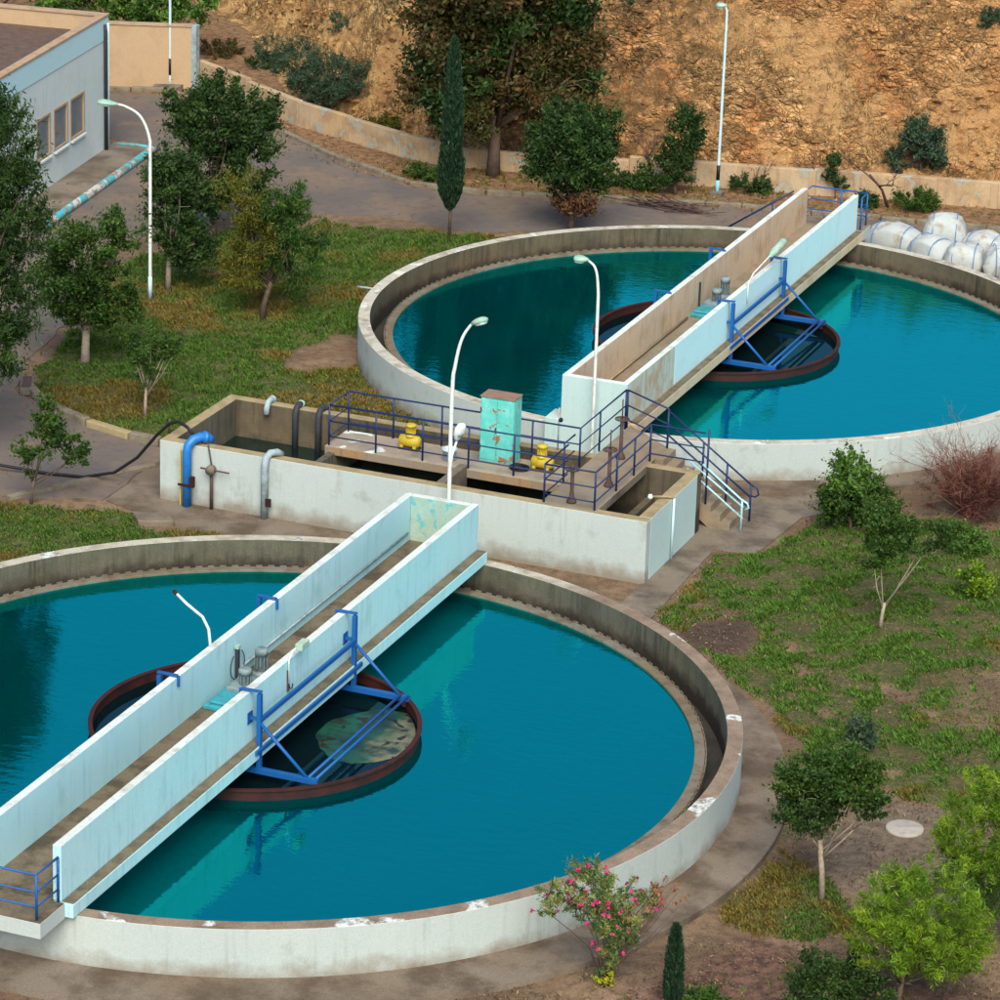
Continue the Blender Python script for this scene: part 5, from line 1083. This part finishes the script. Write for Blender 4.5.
# grass: blades gathered in tufts
def grass(name, label, poly, dens, h0, h1, seed, mask=None, green=.5, gc=((.038,.095,.014),(.085,.165,.018)), jag=.8, edge=0, clump=True):
    r = np.random.default_rng(seed); P = np.array(poly); x0, y0 = P.min(0)-.5; x1, y1 = P.max(0)+.5
    n = int((x1-x0)*(y1-y0)*dens); x = r.uniform(x0, x1, n); y = r.uniform(y0, y1, n)
    nn = fbm(x*.9, y*.9, 3.1, 4)-.5; n2_ = fbm(x*.25, y*.25, 9.1, 3)-.5; n3_ = fbm(x*2.6, y*2.6, 5.5, 3)-.5
    ok = sdist(poly, x, y)+jag*nn > edge
    it = np.minimum(np.hypot(x, y), np.hypot(x-C2[0], y-C2[1])); ok &= it > (11.05 if name == 'lawn_grass' else 12.35)
    ok &= ~inpoly([(-9.75,13.9),(4.4,13.9),(4.4,18.5),(-9.75,18.5)], x, y)
    ok &= ~((np.hypot((x+10.9)/1.3, (y-28.0)/3.0)+.9*nn) < .8)
    if mask is not None: ok &= mask(x, y, nn, n2_, n3_, r)
    x, y, nn, n3_ = x[ok], y[ok], nn[ok], n3_[ok]; n = len(x)
    tn = fbm(x*.42+5, y*.42, 7.7, 4); t2 = fbm(x*2.2, y*2.2, 1.4, 2)
    B = 6
    g = np.array(gc); ye = np.array([(.135,.120,.020),(.19,.125,.028)])
    f = np.clip(sstep(green-.08, green+.09, tn+.22*(t2-.5))+r.uniform(-.2,.2,n), 0, 1)[:,None]
    tc = (g[0]+(g[1]-g[0])*r.random((n,1)))*(1-f)+(ye[0]+(ye[1]-ye[0])*r.random((n,1)))*f
    hh = (h0+(h1-h0)*np.clip((t2-.35)*2.6, 0, 1))*r.uniform(.7,1.25,n)
    bx = np.repeat(x, B)+r.normal(0,.05,n*B); by = np.repeat(y, B)+r.normal(0,.05,n*B); H = np.repeat(hh, B)*r.uniform(.6,1.2,n*B)
    a = r.uniform(0, 2*PI, n*B); ln = r.uniform(.2,.9,n*B)*H; wd = r.uniform(.010,.022,n*B)
    bz = (np.repeat(nn, B)*.10+np.repeat(n3_, B)*.05)*.9-.03
    ca, sa = np.cos(a), np.sin(a)
    V = np.stack([np.stack([bx-sa*wd, by+ca*wd, bz], -1), np.stack([bx+sa*wd, by-ca*wd, bz], -1), np.stack([bx+ca*ln*.45+sa*wd*.8, by+sa*ln*.45-ca*wd*.8, bz+H*.65], -1), np.stack([bx+ca*ln, by+sa*ln, bz+H*.9], -1)], 1).reshape(-1,3)
    cols = np.repeat(tc, B, 0)*r.uniform(.7,1.3,(n*B,1))
    o = npmesh(name, V, np.arange(n*B*4).reshape(-1,4), M_grass, cols); tag(o, label, 'grass', kind='stuff'); return o
grass('lawn_grass', 'uneven green and yellowing grass of the upper left lawn', LAWN_A, 125, .05, .20, 1, green=.52, jag=.8)
grass('grass', 'green and tan grass beside the road left of the near tank', LAWN_B, 130, .05, .18, 2, green=.46)
grass('grass', 'small yellow grass patch between the near tank and chamber', LAWN_B2, 90, .08, .2, 3, green=.38, jag=.5)
grass('grass', 'patchy green grass over bare soil right of the tanks', LAWN_C, 210, .04, .19, 4, green=.66, jag=1.0, gc=((.032,.09,.012),(.095,.20,.020)),
      mask=lambda x, y, a, b, c_, r: (a*.75+b*.55+.135+c_*.5 > -.10+.07*r.random(len(x))) & (np.exp(-(((x-7.3)/1.1)**2+((y-11.7)/1.3)**2))+a*.6 < .45) & ((sdist(BARE_C, x, y)+2.2*a < .2) | (r.random(len(x)) < .12)))
grass('grass', 'dry olive grass around the tree right of the near tank', LAWN_D, 140, .06, .2, 6, green=.42, jag=.9)
grass('weeds', 'sparse dry weeds along the verge below the bank', [(-20,48.8),(-16,47.2),(-9.5,48.6),(4,51.4),(18,54.8),(18,57.2),(3.3,54.1),(-9.7,51.1),(-16,49.7)], 16, .05, .2, 7, green=.36, mask=lambda x, y, a, b, c_, r: a > -.05)
grass('weeds', 'sparse weeds in the brown soil along the bottom edge', [(9.5,-9.5),(11.9,-6.2),(12.6,-3.5),(20,-4),(20,-10),(10,-12)], 10, .04, .12, 8, green=.5, mask=lambda x, y, a, b, c_, r: a > .03)
# pebbles and leaf litter
px = RNG.uniform(6, 19, 5200); py = RNG.uniform(-10, 22, 5200); kk = (np.minimum(np.hypot(px, py), np.hypot(px, py-C2[1])) > 12.4) & (~inpoly([(4,10),(8.8,10),(8.8,13.5),(6.9,21),(4,21)], px, py))
px, py = px[kk], py[kk]; tag(stones('pebbles', np.stack([px, py, np.full(len(px), .0)], -1), M_conc, .008, .035), 'small pebbles scattered over the bare soil', 'pebbles', kind='stuff')

hx_ = RNG.uniform(-30, 17, 26000); hd_ = RNG.uniform(.1, 8.5, 26000); q_ = fbm(hx_*.35+3, hd_*.5, 6.1, 3)+.16*np.exp(-((hx_+10.5)/3)**2)
ok_ = q_ > .575; hx_, hd_ = hx_[ok_], hd_[ok_]; hy_ = yfoot(hx_)+hd_; hz_, _q = hillz(hx_, hy_); B = 5; n = len(hx_)
P = np.repeat(np.stack([hx_, hy_, hz_+.04], -1), B, 0)+RNG.normal(0,.06,(n*B,3)); p_ = np.array([(.19,.12,.05),(.12,.10,.04),(.24,.17,.08),(.07,.085,.035)])
V, F = leaves(P, .085, None, .14, -1.4, 77)
tag(npmesh('dry_scrub', V, F, M_grass, p_[np.repeat(RNG.integers(0,4,n), B)]*RNG.uniform(.7,1.3,(n*B,1))), 'brown dry grass and scrub scattered over the ochre slope', 'grass', kind='stuff')

# dead leaves and straw lying on the bare soil (uncountable)
lx, ly = RNG.uniform(4.5, 20, 42000), RNG.uniform(-11, 23, 42000)
kk = (np.minimum(np.hypot(lx, ly), np.hypot(lx, ly-C2[1])) > 12.3) & (fbm(lx*.8, ly*.8, 4.2, 3) > .47) & ~inpoly([(4,10),(5.3,10),(5.2,17.2),(6.5,17.5),(6.6,21),(4,21)], lx, ly)
lx, ly = lx[kk], ly[kk]; zz_ = (fbm(lx*.9, ly*.9, 3.1, 4)-.5)*.08; n = len(lx); p_ = np.array([(.20,.12,.06),(.11,.07,.04),(.28,.19,.10),(.07,.045,.03),(.13,.11,.045)])
V, F = leaves(np.stack([lx, ly, zz_+.025], -1), .045, None, .35, 0, 91, up=3)
tag(npmesh('leaf_litter', V, F, M_grass, p_[RNG.integers(0,5,n)]*RNG.uniform(.6,1.3,(n,1))), 'dead leaves and straw scattered over the bare soil right of the tanks', 'leaf litter', kind='stuff')
lx, ly = RNG.uniform(-30, 16, 9000), RNG.uniform(44, 60, 9000); kk = (ly < ywall(lx)-.2) & (ly > ywall(lx)-3.3)
lx, ly = lx[kk], ly[kk]; n = len(lx); V, F = leaves(np.stack([lx, ly, np.full(n, .05)], -1), .07, None, .4, 0, 92, up=3)
tag(npmesh('leaf_litter', V, F, M_grass, p_[RNG.integers(0,5,n)]*RNG.uniform(.7,1.5,(n,1))), 'dead leaves and straw on the verge below the perimeter wall', 'leaf litter', kind='stuff')
